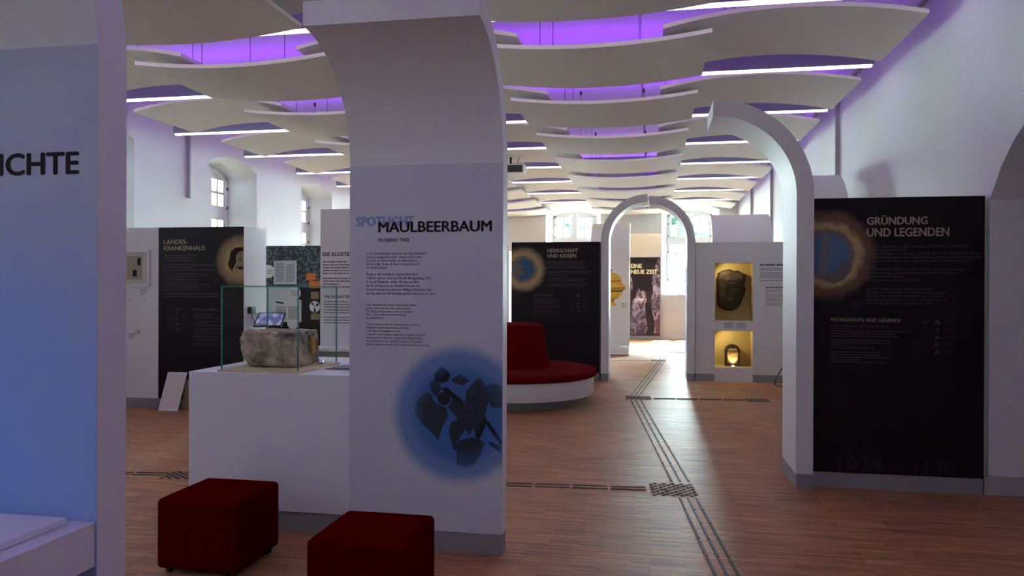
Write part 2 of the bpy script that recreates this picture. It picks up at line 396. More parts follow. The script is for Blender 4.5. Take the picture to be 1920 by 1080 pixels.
# ------------------------------------------------------------------ ceiling: sails, linear lights
def sail(kind, x0, x1, y, root_lab, grp):
    """suspended bent board; kind 'cup' sags in the middle, 'arch' bows upward"""
    L = 1.45; n = 18; xm = (x0+x1)/2; hw = (x1-x0)/2
    t = thing('ceiling_sail', root_lab, 'ceiling panel', (xm, y, 4.0), grp)
    def z(u): return (4.03 - .085*(1-u*u)) if kind == 'cup' else (4.09 + .13*(1-u*u))
    prof = [(xm+hw*(2*i/n-1), z(2*i/n-1)) for i in range(n+1)]
    prof += [(a, b+.040) for a, b in prof[::-1]]
    obj('curved_board', MB().prism(prof, lambda a, b, w_: (a, w_, b), y, y+L), 'sail_board', t)
    for u in (-.42, .42):
        for yy in (y+.20, y+L-.25):
            zz = z(u)+.040
            wr = obj('suspension_wire', MB().tube([(xm+hw*u, yy, zz), (xm+hw*u, yy, CEIL-.002)], .0035, 5), 'wire', t)
            obj('wire_gripper', MB().tube([(xm+hw*u, yy, CEIL-.06), (xm+hw*u, yy, CEIL-.003)], .018, 6), 'black_plastic', wr)
            obj('wire_gripper', MB().tube([(xm+hw*u, yy, zz), (xm+hw*u, yy, zz+.04)], .014, 6), 'black_plastic', wr)
    return t
cols = [('cup', -5.49, -3.18, 'left'), ('cup', -1.78, .55, 'middle'), ('arch', -7.19, -4.94, 'left'), ('arch', -3.62, -1.30, 'middle'), ('arch', .10, 2.42, 'right')]
rowname = {-2: 'out of sight behind the viewer', -1: 'nearest row, over the title slab', 0: 'second row from the viewer', 1: 'third row from the viewer', 2: 'fourth row from the viewer',
           3: 'fifth row from the viewer', 4: 'sixth row from the viewer', 5: 'seventh row from the viewer', 6: 'eighth row, near the far wall', 7: 'last row before the far wall'}
shapew = {'cup': 'sagging white ceiling board', 'arch': 'upward-bowed white ceiling board'}
for kind, x0, x1, where in cols:
    base = None
    for n in range(-2, 8):
        y = 7.25+2.222*n
        if y+1.5 > YF: continue
        lab = '%s of the %s column, %s' % (shapew[kind], where, rowname[n])
        if base is None: base = sail(kind, x0, x1, y, lab, shapew[kind]+'s hung in rows')
        else: dup(base, ((x0+x1)/2, y, 4.0), lab)
def rail(y, lab):
    t = thing('linear_light', lab, 'ceiling light', (-2.7, y, 4.16), 'white linear lights across the hall')
    obj('housing', MB().box(-7.90, 2.49, y-.03, y+.03, 4.20, 4.36), 'rail_grey', t)
    obj('led_strip', MB().box(-7.85, 2.44, y-.012, y+.012, 4.361, 4.366), 'led_violet', t)
    for sg in (-1, 1): obj('shade_lip', MB().box(-7.90, 2.49, y+sg*.028-.002, y+sg*.028+.002, 4.361, 4.3695), 'rail_grey', t)
    xs = [-7.88, -7.2, -4.8, -2.4, 0.05, 2.47]
    for a, b in zip(xs, xs[1:]): obj('diffuser', MB().box(a+.004, b-.004, y-.032, y+.032, 4.178, 4.20), 'lamp_white', t)
    for x in (-7.4, -3.4, .2, 2.1):
        obj('suspension_wire', MB().tube([(x, y, 4.36), (x, y, CEIL-.002)], .0035, 5), 'wire', t)
    return t
base = None
for n in range(-3, 8):
    y = 7.0+2.215*n
    lab = 'long glowing white tube light across the hall, ' + (rowname[n] if n > -3 else 'nearest the back wall')
    if base is None: base = rail(y, lab)
    else: dup(base, (-2.7, y, 4.16), lab)

# ------------------------------------------------------------------ bent slabs and half arches
T = .135
def bent_prof(z0, R=.80, n=20):
    o = [(0, 0.13), (0, z0)] + [(R-R*math.cos(math.pi/2*i/n), z0+R*math.sin(math.pi/2*i/n)) for i in range(1, n+1)]
    r = R-T
    i_ = [(R-r*math.cos(math.pi/2*i/n), z0+r*math.sin(math.pi/2*i/n)) for i in range(n, 0, -1)] + [(T, z0), (T, 0.13)]
    return o+i_
def bent(name, lab, cat, fn, w0, w1, z0=2.41, group=None, R=.8):
    c = fn(T/2, 0, (w0+w1)/2)
    t = thing(name, lab, cat, (c[0], c[1], 0), group)
    obj('bent_board', MB().prism(bent_prof(z0, R), fn, w0, w1), 'white_board', t, smooth=True)
    obj('plinth_strip', MB().prism([(.004, .0), (.004, .13), (T-.004, .13), (T-.004, .0)], fn, w0+.004, w1-.004), 'grey_plinth', t)
    return t
# central title slab, curling towards the viewer
ym = 4.52
slab = bent('title_slab', 'tall white slab headed MAULBEERBAUM, its top curling towards the viewer', 'display wall', lambda s, z, w_: (w_, ym+T-s, z), -1.885, -.893)
BLUE = (.060, .155, .40); FILM = (.60, .60, .66)
radial('mulberry_print', -1.17, .86, [(0, BLUE), (.24, BLUE), (.36, (.17, .27, .52)), (.46, FILM)], .5)
radial('leaf_print', -1.17, .86, [(0, (.028, .036, .052)), (.20, (.032, .042, .062)), (.29, (.05, .085, .17)), (.36, (.14, .23, .45))], .5)
radial('leaf_print_dark', -1.17, .86, [(0, (.010, .014, .020)), (.24, (.016, .021, .03)), (.31, (.04, .08, .18)), (.37, (.14, .23, .45))], .5)
sheet(slab, 'printed_film', -1.885, -.893, .13, 2.41, ym-.0015, 'mulberry_print')
text(slab, 'blurred_title', 'SPOTLIGHT', -1.84, -1.46, 2.088, 2.028, ym-.002, 'spot_blue', .03)
text(slab, 'title', 'MAULBEERBAUM', -1.692, -.965, 2.055, 1.99, ym-.0026, 'black_ink', .022, 3)
text(slab, 'subtitle', 'MULBERRY TREE', -1.692, -1.490, 1.951, 1.930, ym-.0022, 'black_ink', .012)
L1 = ["In der tausendjährigen Geschichte der Abtei Brauweiler", "kamen und gingen Menschen, Staaten und Epochen.", "Der Park der Abtei bewahrt ein Naturdenkmal,", "das lebendiger Zeuge all dieser Geschichte(n) ist:", "den Maulbeerbaum."]
L2 = ["Belegt ist, dass er mehrere hundert Jahre alt ist.", "Vielleicht stand er schon zur Zeit der Abteigründung 1024.", "Er sah die Pfalzgrafen, erlebte Mönche und Äbte,", "war da, als Napoleon das Rheinland besetzte und", "Konrad Adenauer als politischer Häftling in Brauweiler saß.", "Knorrig, uralt und sehr lebendig begrüßt er bis heute die Gäste."]
L3 = ["In the thousand-year history of Brauweiler Abbey,", "people, states and eras have come and gone.", "The abbey park preserves a natural monument", "that is a living witness to all this history:", "the mulberry tree."]
L4 = ["There is evidence that it is several hundred years old.", "Perhaps it was already standing at the time", "of the abbey's foundation in 1024.", "It saw the counts palatine, experienced monks and abbots,", "was there when Napoleon occupied the Rhineland and", "Konrad Adenauer was a political prisoner in Brauweiler.", "Gnarled, ancient and very lively, it still welcomes guests today."]
for LL, x1, za, zb in ((L1, -1.375, 1.865, 1.760), (L2, -1.315, 1.735, 1.592), (L3, -1.440, 1.540, 1.440), (L4, -1.355, 1.418, 1.272)):
    text(slab, 'body_text', '\n'.join(LL), -1.775, x1, za, zb, ym-.0022, 'black_ink', .006, 1)
LV = dict(
 a=[(-1.45,.88),(-1.43,.95),(-1.38,.99),(-1.34,.98),(-1.335,.94),(-1.3,.92),(-1.245,.895),(-1.235,.84),(-1.27,.78),(-1.3,.695),(-1.34,.74),(-1.4,.79),(-1.43,.83)],
 b=[(-1.23,.77),(-1.215,.81),(-1.17,.83),(-1.13,.80),(-1.125,.77),(-1.165,.71),(-1.2,.655),(-1.225,.72)],
 c=[(-1.18,.55),(-1.18,.63),(-1.21,.65),(-1.16,.70),(-1.09,.72),(-1.04,.71),(-1.0,.69),(-1.03,.62),(-1.07,.55),(-1.12,.53)],
 d=[(-1.14,.90),(-1.12,1.0),(-1.07,1.07),(-1.03,1.09),(-1.0,1.04),(-.97,.97),(-1.0,.87),(-1.04,.76),(-1.06,.71),(-1.07,.77),(-1.12,.82)],
 f=[(-1.22,1.07),(-1.16,1.11),(-1.1,1.07),(-1.14,1.04),(-1.19,1.05)],
 h=[(-1.36,1.04),(-1.33,1.07),(-1.29,1.05),(-1.28,1.01),(-1.31,.96),(-1.34,.99)],
 i=[(-.99,.97),(-1.0,1.04),(-.94,1.06),(-.895,1.04),(-.895,.91),(-.96,.91)],
 k=[(-1.235,.90),(-1.20,.97),(-1.15,.96),(-1.11,.86),(-1.07,.80),(-1.10,.73),(-1.15,.80),(-1.20,.86)])
LD = dict(e=[(-1.33,1.1),(-1.28,1.15),(-1.24,1.13),(-1.22,1.1),(-1.24,1.06),(-1.28,1.05),(-1.32,1.06)],
 g=disc_pts(-1.262, .955, .042, 16), j=[(-1.06,.72),(-1.03,.81),(-1.0,.86),(-.99,.82),(-1.01,.76),(-1.04,.71)],
 s1=[(-1.28,1.02),(-1.24,1.025),(-1.135,.935),(-1.15,.915),(-1.25,.985)], s2=[(-1.0,.81),(-.985,.83),(-.895,.71),(-.895,.67)],
 s3=[(-.98,.685),(-.965,.70),(-.895,.67),(-.895,.625)])
yy = ym-.0022
for q in LV.values(): shape(slab, 'printed_leaf', [q], yy, 'leaf_print'); yy -= .00012
for q in LD.values(): shape(slab, 'printed_stem', [q], yy, 'leaf_print_dark'); yy -= .00012
vn = []
def vein(a, b, wd=.0025):
    d = Vector((b[0]-a[0], b[1]-a[1])); nn = Vector((-d.y, d.x)).normalized()*wd
    vn.append([(a[0]+nn.x, a[1]+nn.y), b, (a[0]-nn.x, a[1]-nn.y)])
vein((-1.34, .97), (-1.30, .71)); vein((-1.335, .92), (-1.42, .89)); vein((-1.33, .88), (-1.41, .82)); vein((-1.325, .88), (-1.26, .87)); vein((-1.315, .82), (-1.26, .82)); vein((-1.32, .83), (-1.38, .78))
vein((-1.16, .83), (-1.2, .67)); vein((-1.03, .71), (-1.14, .55)); vein((-1.06, .67), (-1.15, .66)); vein((-1.09, .62), (-1.16, .60)); vein((-1.04, 1.07), (-1.06, .76)); vein((-1.045, .98), (-1.11, .93)); vein((-1.05, .92), (-.99, .97))
shape(slab, 'printed_vein', vn, yy, 'leaf_print_dark')
# left slab at the picture's edge
yl = 2.15
radial('left_film_glow', -2.25, 1.10, [(0, (.30, .46, .95)), (.40, (.33, .46, .88)), (1.0, (.50, .53, .68)), (1.35, (.50, .53, .64))], .5)  # soft blue glow on the slab, painted into the film colour
ls = bent('title_slab', 'tall white slab cut by the left edge of the photo, lettered ICHTE', 'display wall', lambda s, z, w_: (w_, yl+T-s, z), -2.75, -1.76)
sheet(ls, 'printed_film', -2.75, -1.76, .13, 2.43, yl-.0015, 'left_film_glow')
text(ls, 'title', 'GESCHICHTE', -2.475, -1.83, 2.083, 2.012, yl-.0022, 'black_ink', .022, 3)
tb = thing('display_shelf', 'white shelf table standing against the left-edge slab', 'table', (-2.26, 1.4, 0))
obj('tabletop', MB().box(-2.75, -1.765, .7, yl-.003, .74, .885), 'white_lacquer', tb, bevel=.003)
for x in (-2.72, -1.87):
    for y in (.75, 2.03): obj('leg', MB().box(x, x+.08, y, y+.08, 0, .74), 'grey_plinth', tb)
tag(obj('exhibit_board', MB().box(-2.62, -1.835, 1.35, 2.11, .886, .906), 'white_lacquer', bevel=.002), 'thin white board lying on the shelf table at the left edge', 'board')
# near right half arch
ar = bent('half_arch', 'near white half arch beside the GRÜNDUNG panel, curving left overhead', 'arch', lambda s, z, w_: (1.30-s, w_, z), 6.47, 7.11, group='white half arches')
a1 = bent('half_arch', 'left half of the distant paired arches, beside the HERRSCHAFT panel', 'arch', lambda s, z, w_: (-.87+s, w_, z), 13.30, 13.94, 2.47, 'white half arches')
a2 = bent('half_arch', 'right half of the distant paired arches, beside the yellow niches', 'arch', lambda s, z, w_: (.755-s, w_, z), 13.60, 14.24, 2.47, 'white half arches')
obj('blue_print', MB().quad((.755-T-.002, 13.66, .5), (.755-T-.002, 14.2, .5), (.755-T-.002, 14.2, 2.0), (.755-T-.002, 13.66, 2.0)), 'spot_blue', a2)
# convex slabs behind the panels
bent('rounded_slab', 'white slab with backward-rounded top rising behind the GRÜNDUNG panel', 'display wall', lambda s, z, w_: (w_, 10.25+s, z), 1.90, 2.50, 2.40)
bent('rounded_slab', 'white slab with backward-rounded top rising behind the yellow niche wall', 'display wall', lambda s, z, w_: (w_, 16.1+s, z), 1.24, 2.44, 2.42)
urn = bent('rounded_slab', 'white rounded-top slab with a golden urn picture, seen through the arches', 'display wall', lambda s, z, w_: (w_, 18.7+s, z), -1.48, -.53, 2.48)
yu = 18.697
G = [('gold_light', [(-1.02,1.95),(-.98,2.02),(-.86,1.98),(-.74,1.90),(-.72,1.82),(-1.02,1.82)]), ('gold_mid', [(-1.02,1.82),(-.72,1.82),(-.74,1.77),(-1.02,1.75)]),
     ('gold_light', [(-1.02,1.77),(-.72,1.77),(-.63,1.66),(-1.02,1.62)]), ('gold_mid', [(-1.02,1.63),(-.63,1.66),(-.61,1.61),(-.68,1.57),(-1.02,1.56)]),
     ('gold_dark', [(-1.02,1.56),(-.68,1.57),(-.70,1.53),(-1.02,1.52)]), ('gold_light', [(-1.02,1.53),(-.70,1.53),(-.72,1.46),(-.80,1.38),(-1.02,1.36)]),
     ('gold_mid', [(-1.02,1.37),(-.80,1.38),(-.90,1.33),(-.90,1.27),(-1.02,1.27)]), ('gold_light', [(-1.02,1.27),(-.90,1.27),(-.84,1.22),(-.84,1.19),(-1.02,1.19)])]
for i, (m_, p) in enumerate(G): shape(urn, 'printed_urn', [p], yu-.0002*i, m_)
shape(urn, 'printed_urn', [[(-1.02, 1.96), (-.98, 2.02), (-.95, 2.06), (-.97, 2.1), (-1.02, 2.1)]], yu-.002, 'gold_dark')
words(urn, 'caption', -.72, 1.26, .025, [.11, .13, .12, .10, .13], .010, yu, 'grey_ink')
pl = tag(obj('low_plinth', MB().box(-1.40, -.53, 18.25, 18.69, .02, .20), 'white_lacquer', bevel=.004), 'low white plinth at the foot of the golden urn slab', 'plinth')
obj('inset_panel', MB().box(-1.2, -.75, 18.35, 18.6, .20, .203), 'grey_plinth', pl)
# EINE NEUE ZEIT
en = bent('title_slab', 'far slab with the purple EINE NEUE ZEIT picture below a yellow-lit curl', 'display wall', lambda s, z, w_: (w_, 24.1+T-s, z), -.66, .28, 2.62)
def zeit_mat():
    m = bpy.data.materials.new('sculpture_print'); m.use_nodes = True; nt = m.node_tree; b = nt.nodes['Principled BSDF']; L = nt.links
    tc = nt.nodes.new('ShaderNodeTexCoord'); mp = nt.nodes.new('ShaderNodeMapping'); mp.inputs['Scale'].default_value = (3.2, 1, 2.2); L.new(tc.outputs['Object'], mp.inputs[0])
    n = nt.nodes.new('ShaderNodeTexNoise'); n.inputs['Scale'].default_value = 1.6; n.inputs['Detail'].default_value = 7; n.inputs['Distortion'].default_value = 1.4; L.new(mp.outputs[0], n.inputs[0])
    r = nt.nodes.new('ShaderNodeValToRGB'); L.new(n.outputs[0], r.inputs[0]); e = r.color_ramp.elements
    e[0].position = .44; e[0].color = (.035, .012, .03, 1); e[1].position = .66; e[1].color = (.36, .32, .44, 1)
    L.new(r.outputs[0], b.inputs['Base Color']); b.inputs['Roughness'].default_value = .6; M['sculpture_print'] = m
zeit_mat()
sheet(en, 'picture', -.655, .275, .12, 2.59, 24.096, 'dark_panel')
def blob(pts): return pts
shape(en, 'printed_statue', [[(-.64,1.0),(-.56,1.25),(-.50,1.3),(-.45,1.55),(-.38,1.62),(-.32,1.5),(-.26,1.55),(-.18,1.5),(-.14,1.25),(-.2,1.1),(-.16,.7),(-.10,.3),(-.2,.15),(-.62,.15),(-.64,.5)]], 24.0945, 'sculpture_print')
shape(en, 'printed_statue', [[(.0,1.3),(.06,1.55),(.0,1.85),(.06,2.1),(.14,2.4),(.22,2.55),(.27,2.5),(.27,.2),(.08,.2),(.1,.6),(.02,.9)]], 24.0945, 'sculpture_print')
shape(en, 'printed_statue', [[(-.64,2.0),(-.60,1.9),(-.58,1.6),(-.64,1.45)]], 24.0945, 'sculpture_print')
mat('title_cream', (.80, .72, .48), .6, .2)
text(en, 'title', 'EINE\nNEUE ZEIT', -.63, .18, 2.38, 2.07, 24.093, 'title_cream', .028)
sp = bpy.data.lights.new('yellow_spot', 'SPOT'); sp.energy = 60; sp.color = (1, .85, .45); sp.spot_size = 1.2; sp.spot_blend = .8; sp.shadow_soft_size = .05
spo = bpy.data.objects.new('yellow_spot', sp); C.objects.link(spo); spo.location = (-.2, 23.6, .5); spo.rotation_euler = (math.radians(168), 0, 0)

# ------------------------------------------------------------------ dark panel boxes
def panel_box(name, lab, x0, x1, y0, y1, top=2.43, m='white_board', notch=None):
    t = thing(name, lab, 'display wall', ((x0+x1)/2, (y0+y1)/2, 0))
    obj('carcass', MB().box(x0, x1, y0, y1, .13, top), m, t)
    obj('plinth_strip', MB().box(x0+.004, x1-.004, y0+.004, y1-.004, 0, .13), 'grey_plinth', t)
    return t
DP = (.010, .004, .008)
def icons(parent, x, z0, dz, s, y, m):
    F = [lambda a, b: [[(a-s, b-s), (a-s, b+.3*s), (a-.6*s, b+.8*s), (a, b+s), (a+.6*s, b+.8*s), (a+s, b+.3*s), (a+s, b-s), (a+.4*s, b-s), (a+.4*s, b), (a-.4*s, b), (a-.4*s, b-s)]],
         lambda a, b: [[(a-.5*s, b-s), (a+.5*s, b-s), (a+.15*s, b-.3*s), (a+.15*s, b+.3*s), (a+.5*s, b+.9*s), (a-.5*s, b+.9*s), (a-.15*s, b+.3*s), (a-.15*s, b-.3*s)]],
         lambda a, b: [[(a-s, b+.5*s), (a-.8*s, b-.6*s), (a+.8*s, b-.6*s), (a+s, b+.5*s), (a+.5*s, b), (a, b+.7*s), (a-.5*s, b)]],
         lambda a, b: [[(a-s, b-s), (a-.1*s, b-s), (a-.1*s, b+s), (a-s, b+s)], [(a+.3*s, b-s), (a+.8*s, b-.6*s), (a+.8*s, b+.6*s), (a+.3*s, b+s), (a+.6*s, b)]],
         lambda a, b: [[(a-s, b-s), (a-s, b), (a, b+s), (a+s, b), (a+s, b-s), (a+.5*s, b-s), (a+.3*s, b), (a-.3*s, b), (a-.5*s, b-s)]]]
    for i in range(5):
        o = shape(parent, 'icon', F[i](x, z0-dz*i), y, m)
        words(parent, 'icon_caption', x+2.6*s, z0-dz*i+.6*s, s*1.0, [3.8*s, 3.2*s][:1+i % 2], s*.3, y, 'dark_text_faint', i)
        words(parent, 'icon_caption', x-7.0*s, z0-dz*i+.6*s, s*1.0, [3.6*s, 3.0*s][:1+(i+1) % 2], s*.3, y, 'dark_text_faint', i+9)
# GRÜNDUNG
yg = 6.59
gr = panel_box('exhibition_panel', 'near dark panel headed GRÜNDUNG UND LEGENDEN on the right', 1.305, 2.615, yg, yg+.20, 2.39)
HA = (.50, .35, .17)
radial('grund_print', 1.43, 1.925, [(0, (.13, .22, .33)), (.15, (.09, .18, .30)), (.19, (.20, .15, .12)), (.235, HA), (.30, (.17, .09, .055)), (.40, DP)], .42, .10)
sheet(gr, 'printed_sheet', 1.305, 2.613, .13, 2.388, yg-.002, 'grund_print')
mat('pale_print', (.20, .20, .20), .6, .2)
mat('cloud_print', (.16, .13, .12), .6, .2)
shape(gr, 'printed_figure', [[(1.385,2.08),(1.41,2.10),(1.44,2.08),(1.46,2.04),(1.45,1.98),(1.43,1.95),(1.44,1.88),(1.42,1.80),(1.39,1.75),(1.35,1.78),(1.37,1.90),(1.39,1.98)]], yg-.0026, 'pale_print')
shape(gr, 'printed_figure', [[(1.40,1.72),(1.45,1.78),(1.50,1.80),(1.54,1.86),(1.60,1.88),(1.62,1.80),(1.56,1.72),(1.48,1.68)]], yg-.0027, 'cloud_print')
yt = yg-.003
text(gr, 'title', 'GRÜNDUNG', 1.735, 2.190, 2.242, 2.167, yt, 'title_gold', .014, 3)
text(gr, 'title', 'UND LEGENDEN', 1.735, 2.350, 2.138, 2.070, yt, 'title_gold', .014, 3)
B1 = ["Die Abtei Brauweiler ist eine Gründung von Ehrenfried, genannt Ezzo,", "und seiner Ehefrau Mathilde.", "Ezzo war Pfalzgraf von Lothringen, Mathilde die Tochter des Kaisers Otto II.", "Die Verbindung brachte der Familie Ezzos einen bedeutenden Prestigegewinn.", "Die Ezzonen herrschten über ausgedehnte Gebiete an Rhein und Mosel."]
B2 = ["Die Gründung des Klosters im Jahr 1024 ist von Legenden umrankt.", "Berichten zufolge erhielten Ezzo und Mathilde in Rom Reliquien", "aus der Hand des Papstes.", "Hiermit sollten sie ein Kloster gründen."]
B3 = ["Als Ort wählten sie ihr Hofgut Brauweiler.", "Er lag in der Nähe Kölns und wichtiger Fernstraßen.", "Am 14. April 1024 traf der Abt Poppo von Stablo", "mit sieben Benediktinermönchen in Brauweiler ein.", "Dieser Tag gilt als Gründungstag der Abtei."]
for LL, x1, za, zb in ((B1, 2.595, 2.000, 1.855), (B2, 2.470, 1.815, 1.700), (B3, 2.345, 1.655, 1.510)):
    text(gr, 'body_text', '\n'.join(LL), 1.735, x1, za, zb, yt, 'dark_text', 0, 1)
text(gr, 'subtitle', 'FOUNDATION AND LEGENDS', 1.457, 1.990, 1.402, 1.373, yt, 'title_gold', .008)
words(gr, 'body_text', 1.457, 1.340, .0205, [.46, .16, .60, .49, .53, 0, .45, .46, .13, .34, 0, .37, .39, .46, .23, .43], .009, yt, 'dark_text_faint', 3)
words(gr, 'note_mark', 1.62, 1.545, .018, [.06, .12, .10, .08], .005, yt, 'dark_text_faint', 5)
icons(gr, 2.268, 1.374, .060, .017, yt, 'dark_text')
for st_, xa_, xb_, za_, zb_ in (('1024', 1.52, 1.86, .262, .145), ('–', 1.93, 2.02, .205, .190), ('1136', 2.10, 2.40, .262, .145)): text(gr, 'year_number', st_, xa_, xb_, za_, zb_, yg-.0024, 'ghost_number', .02)
# HERRSCHAFT
yh = 13.35
he = panel_box('exhibition_panel', 'distant dark panel headed HERRSCHAFT UND KRISEN behind the red sofa', -2.48, -.89, yh, yh+.5, 2.45)
radial('herr_print', -2.26, 1.96, [(0, (.035, .09, .17)), (.17, (.035, .10, .20)), (.21, (.20, .15, .10)), (.28, (.44, .31, .16)), (.44, DP)], .42, .09)
sheet(he, 'printed_sheet', -2.478, -.892, .13, 2.448, yh-.002, 'herr_print')
shape(he, 'printed_figure', [[(-2.47, 2.10), (-2.38, 2.12), (-2.33, 2.06), (-2.26, 2.03), (-2.29, 1.96), (-2.24, 1.90), (-2.30, 1.84), (-2.38, 1.80), (-2.47, 1.86)]], yh-.0026, 'cloud_print')
text(he, 'title', 'HERRSCHAFT\nUND KRISEN', -1.83, -1.28, 2.33, 2.17, yh-.003, 'title_gold', .014)
words(he, 'body_text', -1.83, 2.105, .036, [.68, .65, .69, .69, 0, .80, .76, .35, 0, .72, .62, 0, .74, .67], .015, yh-.003, 'dark_text_faint', 2)
text(he, 'subtitle', 'RULE AND CRISES', -2.07, -1.72, 1.52, 1.49, yh-.003, 'dark_text', .008)
words(he, 'body_text', -2.07, 1.455, .024, [.40, .37, .48, .42, .36, 0, .46, .52, .24, 0, .48, .34, 0, .56, .34], .009, yh-.003, 'dark_text_faint', 4)
icons(he, -1.275, 1.50, .070, .022, yh-.003, 'dark_text')
# LANDESKRANKENHAUS
yk = 9.10
la = panel_box('exhibition_panel', 'dark panel headed LANDESKRANKENHAUS with white side wings, behind the glass case', -7.60, -5.27, yk, yk+.58, 2.43)
radial('landes_print', -5.33, 1.98, [(0, (.45, .33, .15)), (.19, (.42, .31, .13)), (.26, (.28, .19, .10)), (.37, DP)], .42, .05)
sheet(la, 'printed_sheet', -6.52, -5.272, .13, 2.428, yk-.002, 'landes_print')
mat('portrait_dark', (.022, .016, .012), .7, .2); mat('portrait_light', (.30, .24, .17), .7, .2)
shape(la, 'printed_portrait', [[(-5.37,2.06),(-5.33,2.10),(-5.28,2.10),(-5.28,1.86),(-5.34,1.88),(-5.38,1.95)]], yk-.0024, 'portrait_light')
shape(la, 'printed_portrait', [[(-5.47,2.04),(-5.46,2.10),(-5.40,2.15),(-5.28,2.16),(-5.28,2.11),(-5.35,2.09),(-5.385,2.04),(-5.38,1.97),(-5.40,1.92),(-5.43,1.86),(-5.47,1.87),(-5.50,1.93),(-5.48,1.99)], [(-5.37,1.90),(-5.28,1.905),(-5.28,1.86),(-5.34,1.865)], [(-5.45,1.87),(-5.43,1.87),(-5.435,1.80)], [(-5.385,1.92),(-5.37,1.92),(-5.375,1.77)], [(-5.345,2.0),(-5.31,2.01),(-5.31,1.99),(-5.34,1.985)]], yk-.0026, 'portrait_dark')
text(la, 'title', 'LANDES-', -6.44, -6.09, 2.265, 2.205, yk-.003, 'title_gold', .014)
text(la, 'title', 'KRANKENHAUS', -6.44, -5.83, 2.18, 2.12, yk-.003, 'title_gold', .014)
words(la, 'body_text', -6.44, 2.06, .034, [.50, .40, .49, 0, .76, .44, .76, 0, .64, .51, .50, .48, .68, .52, .53, 0, .80, .80], .015, yk-.003, 'dark_text_faint', 6)
text(la, 'subtitle', 'REGIONAL HOSPITAL', -6.0, -5.63, 1.345, 1.315, yk-.003, 'dark_text', .008)
words(la, 'body_text', -6.0, 1.275, .026, [.30, .28, .45, 0, .50, .19, .40, 0, .40, .31, .46, .22, .40, .38, .36, 0, .48, .40], .009, yk-.003, 'dark_text_faint', 8)
icons(la, -6.24, 1.33, .065, .020, yk-.003, 'dark_text')
# framed picture and captions on its white wing
fr = thing('picture_frame', 'white-framed document hanging on the white wing left of LANDESKRANKENHAUS', 'picture', (-6.85, yk-.03, 1.64))
obj('frame', MB().box(-7.06, -6.64, yk-.035, yk-.001, 1.64, 1.675).box(-7.06, -6.64, yk-.035, yk-.001, 2.095, 2.13).box(-7.06, -7.03, yk-.035, yk-.001, 1.675, 2.095).box(-6.67, -6.64, yk-.035, yk-.001, 1.675, 2.095), 'white_lacquer', fr)
sheet(fr, 'passepartout', -7.03, -6.67, 1.675, 2.095, yk-.010, 'passe')
sheet(fr, 'document', -6.99, -6.76, 1.73, 2.05, yk-.013, 'old_paper')
sheet(fr, 'photo_print', -6.83, -6.78, 1.92, 2.02, yk-.0155, 'black_ink'); sheet(fr, 'photo_print', -6.90, -6.84, 1.77, 1.86, yk-.0155, 'black_ink')
words(la, 'caption', -6.80, 1.60, .016, [.12, .10, .11, .08, .10], .006, yk-.0015, 'grey_ink', 3)
words(la, 'caption', -6.98, 1.00, .016, [.12, .10, .11, .08, .10], .006, yk-.0015, 'grey_ink', 4)
for x in (-6.95, -6.72): obj('screw', MB().box(x-.006, x+.006, yk-.006, yk, 1.45, 1.46), 'dark_metal', la)
tag(obj('small_exhibit', MB().box(-6.86, -6.80, yk-.04, yk-.001, 1.02, 1.045), 'pale_wood', bevel=.004), 'tiny pale exhibit fixed low on the white wing under the framed document', 'exhibit')
bd = thing('leaning_board', 'white framed text board leaning against the foot of LANDESKRANKENHAUS panel', 'board', (-6.25, 9.0, 0))
f_ = lambda a, b, w_: (a, 8.93+w_+b*.30, b)
obj('board', MB().prism([(-6.40, 0), (-6.12, 0), (-6.08, .49), (-6.36, .49)], f_, 0, .018), 'paper', bd)
obj('text_sheet', MB().prism([(-6.375, .03), (-6.145, .03), (-6.11, .46), (-6.335, .46)], f_, -.003, 0), 'paper_pink', bd)
tag(obj('leaning_card', MB().prism([(-6.14, 0), (-5.98, 0), (-5.98, .40), (-6.10, .40)], lambda a, b, w_: (a, 9.055+w_+b*.02, b), 0, .02), 'cardboard'), 'brown card leaning behind the white text board on the floor', 'card')
# tablet mounted on the side face
tbt = thing('tablet', 'black-framed tablet jutting from the white side beyond the glass case, screen lit', 'tablet', (-5.1, 9.35, 1.05))
R3 = Matrix.Translation((-5.06, 9.40, 1.19)) @ Matrix.Rotation(math.radians(8), 4, 'Z') @ Matrix.Rotation(math.radians(42), 4, 'X')
def tf(mb, R): mb.v = [tuple(R @ Vector(v)) for v in mb.v]; return mb
obj('frame', tf(MB().box(-.19, .19, -.13, .13, -.012, .012), R3), 'black_plastic', tbt, bevel=.003)
def screen_mat():
    m = bpy.data.materials.new('screen'); m.use_nodes = True; nt = m.node_tree; b = nt.nodes['Principled BSDF']; L = nt.links
    tc = nt.nodes.new('ShaderNodeTexCoord'); n = nt.nodes.new('ShaderNodeTexNoise'); n.inputs['Scale'].default_value = 9; L.new(tc.outputs['Object'], n.inputs[0])
    r = nt.nodes.new('ShaderNodeValToRGB'); L.new(n.outputs[0], r.inputs[0]); e = r.color_ramp.elements
    e[0].position = .45; e[0].color = (.05, .05, .14, 1); e[1].position = .6; e[1].color = (.22, .22, .30, 1)
    L.new(r.outputs[0], b.inputs['Emission Color']); b.inputs['Emission Strength'].default_value = .8; b.inputs['Base Color'].default_value = (.02, .02, .02, 1); b.inputs['Roughness'].default_value = .08; M['screen'] = m
screen_mat()
obj('screen', tf(MB().box(-.172, .172, -.112, .112, .012, .0135), R3), 'screen', tbt)
obj('bracket', MB().box(-5.27, -5.05, 9.37, 9.43, 1.13, 1.17), 'black_plastic', tbt)
pb = thing('power_box', 'small black box with cable on the white side above the tablet', 'box', (-5.24, 9.25, 1.25))
obj('housing', MB().box(-5.268, -5.21, 9.19, 9.30, 1.28, 1.37), 'black_plastic', pb, bevel=.004)
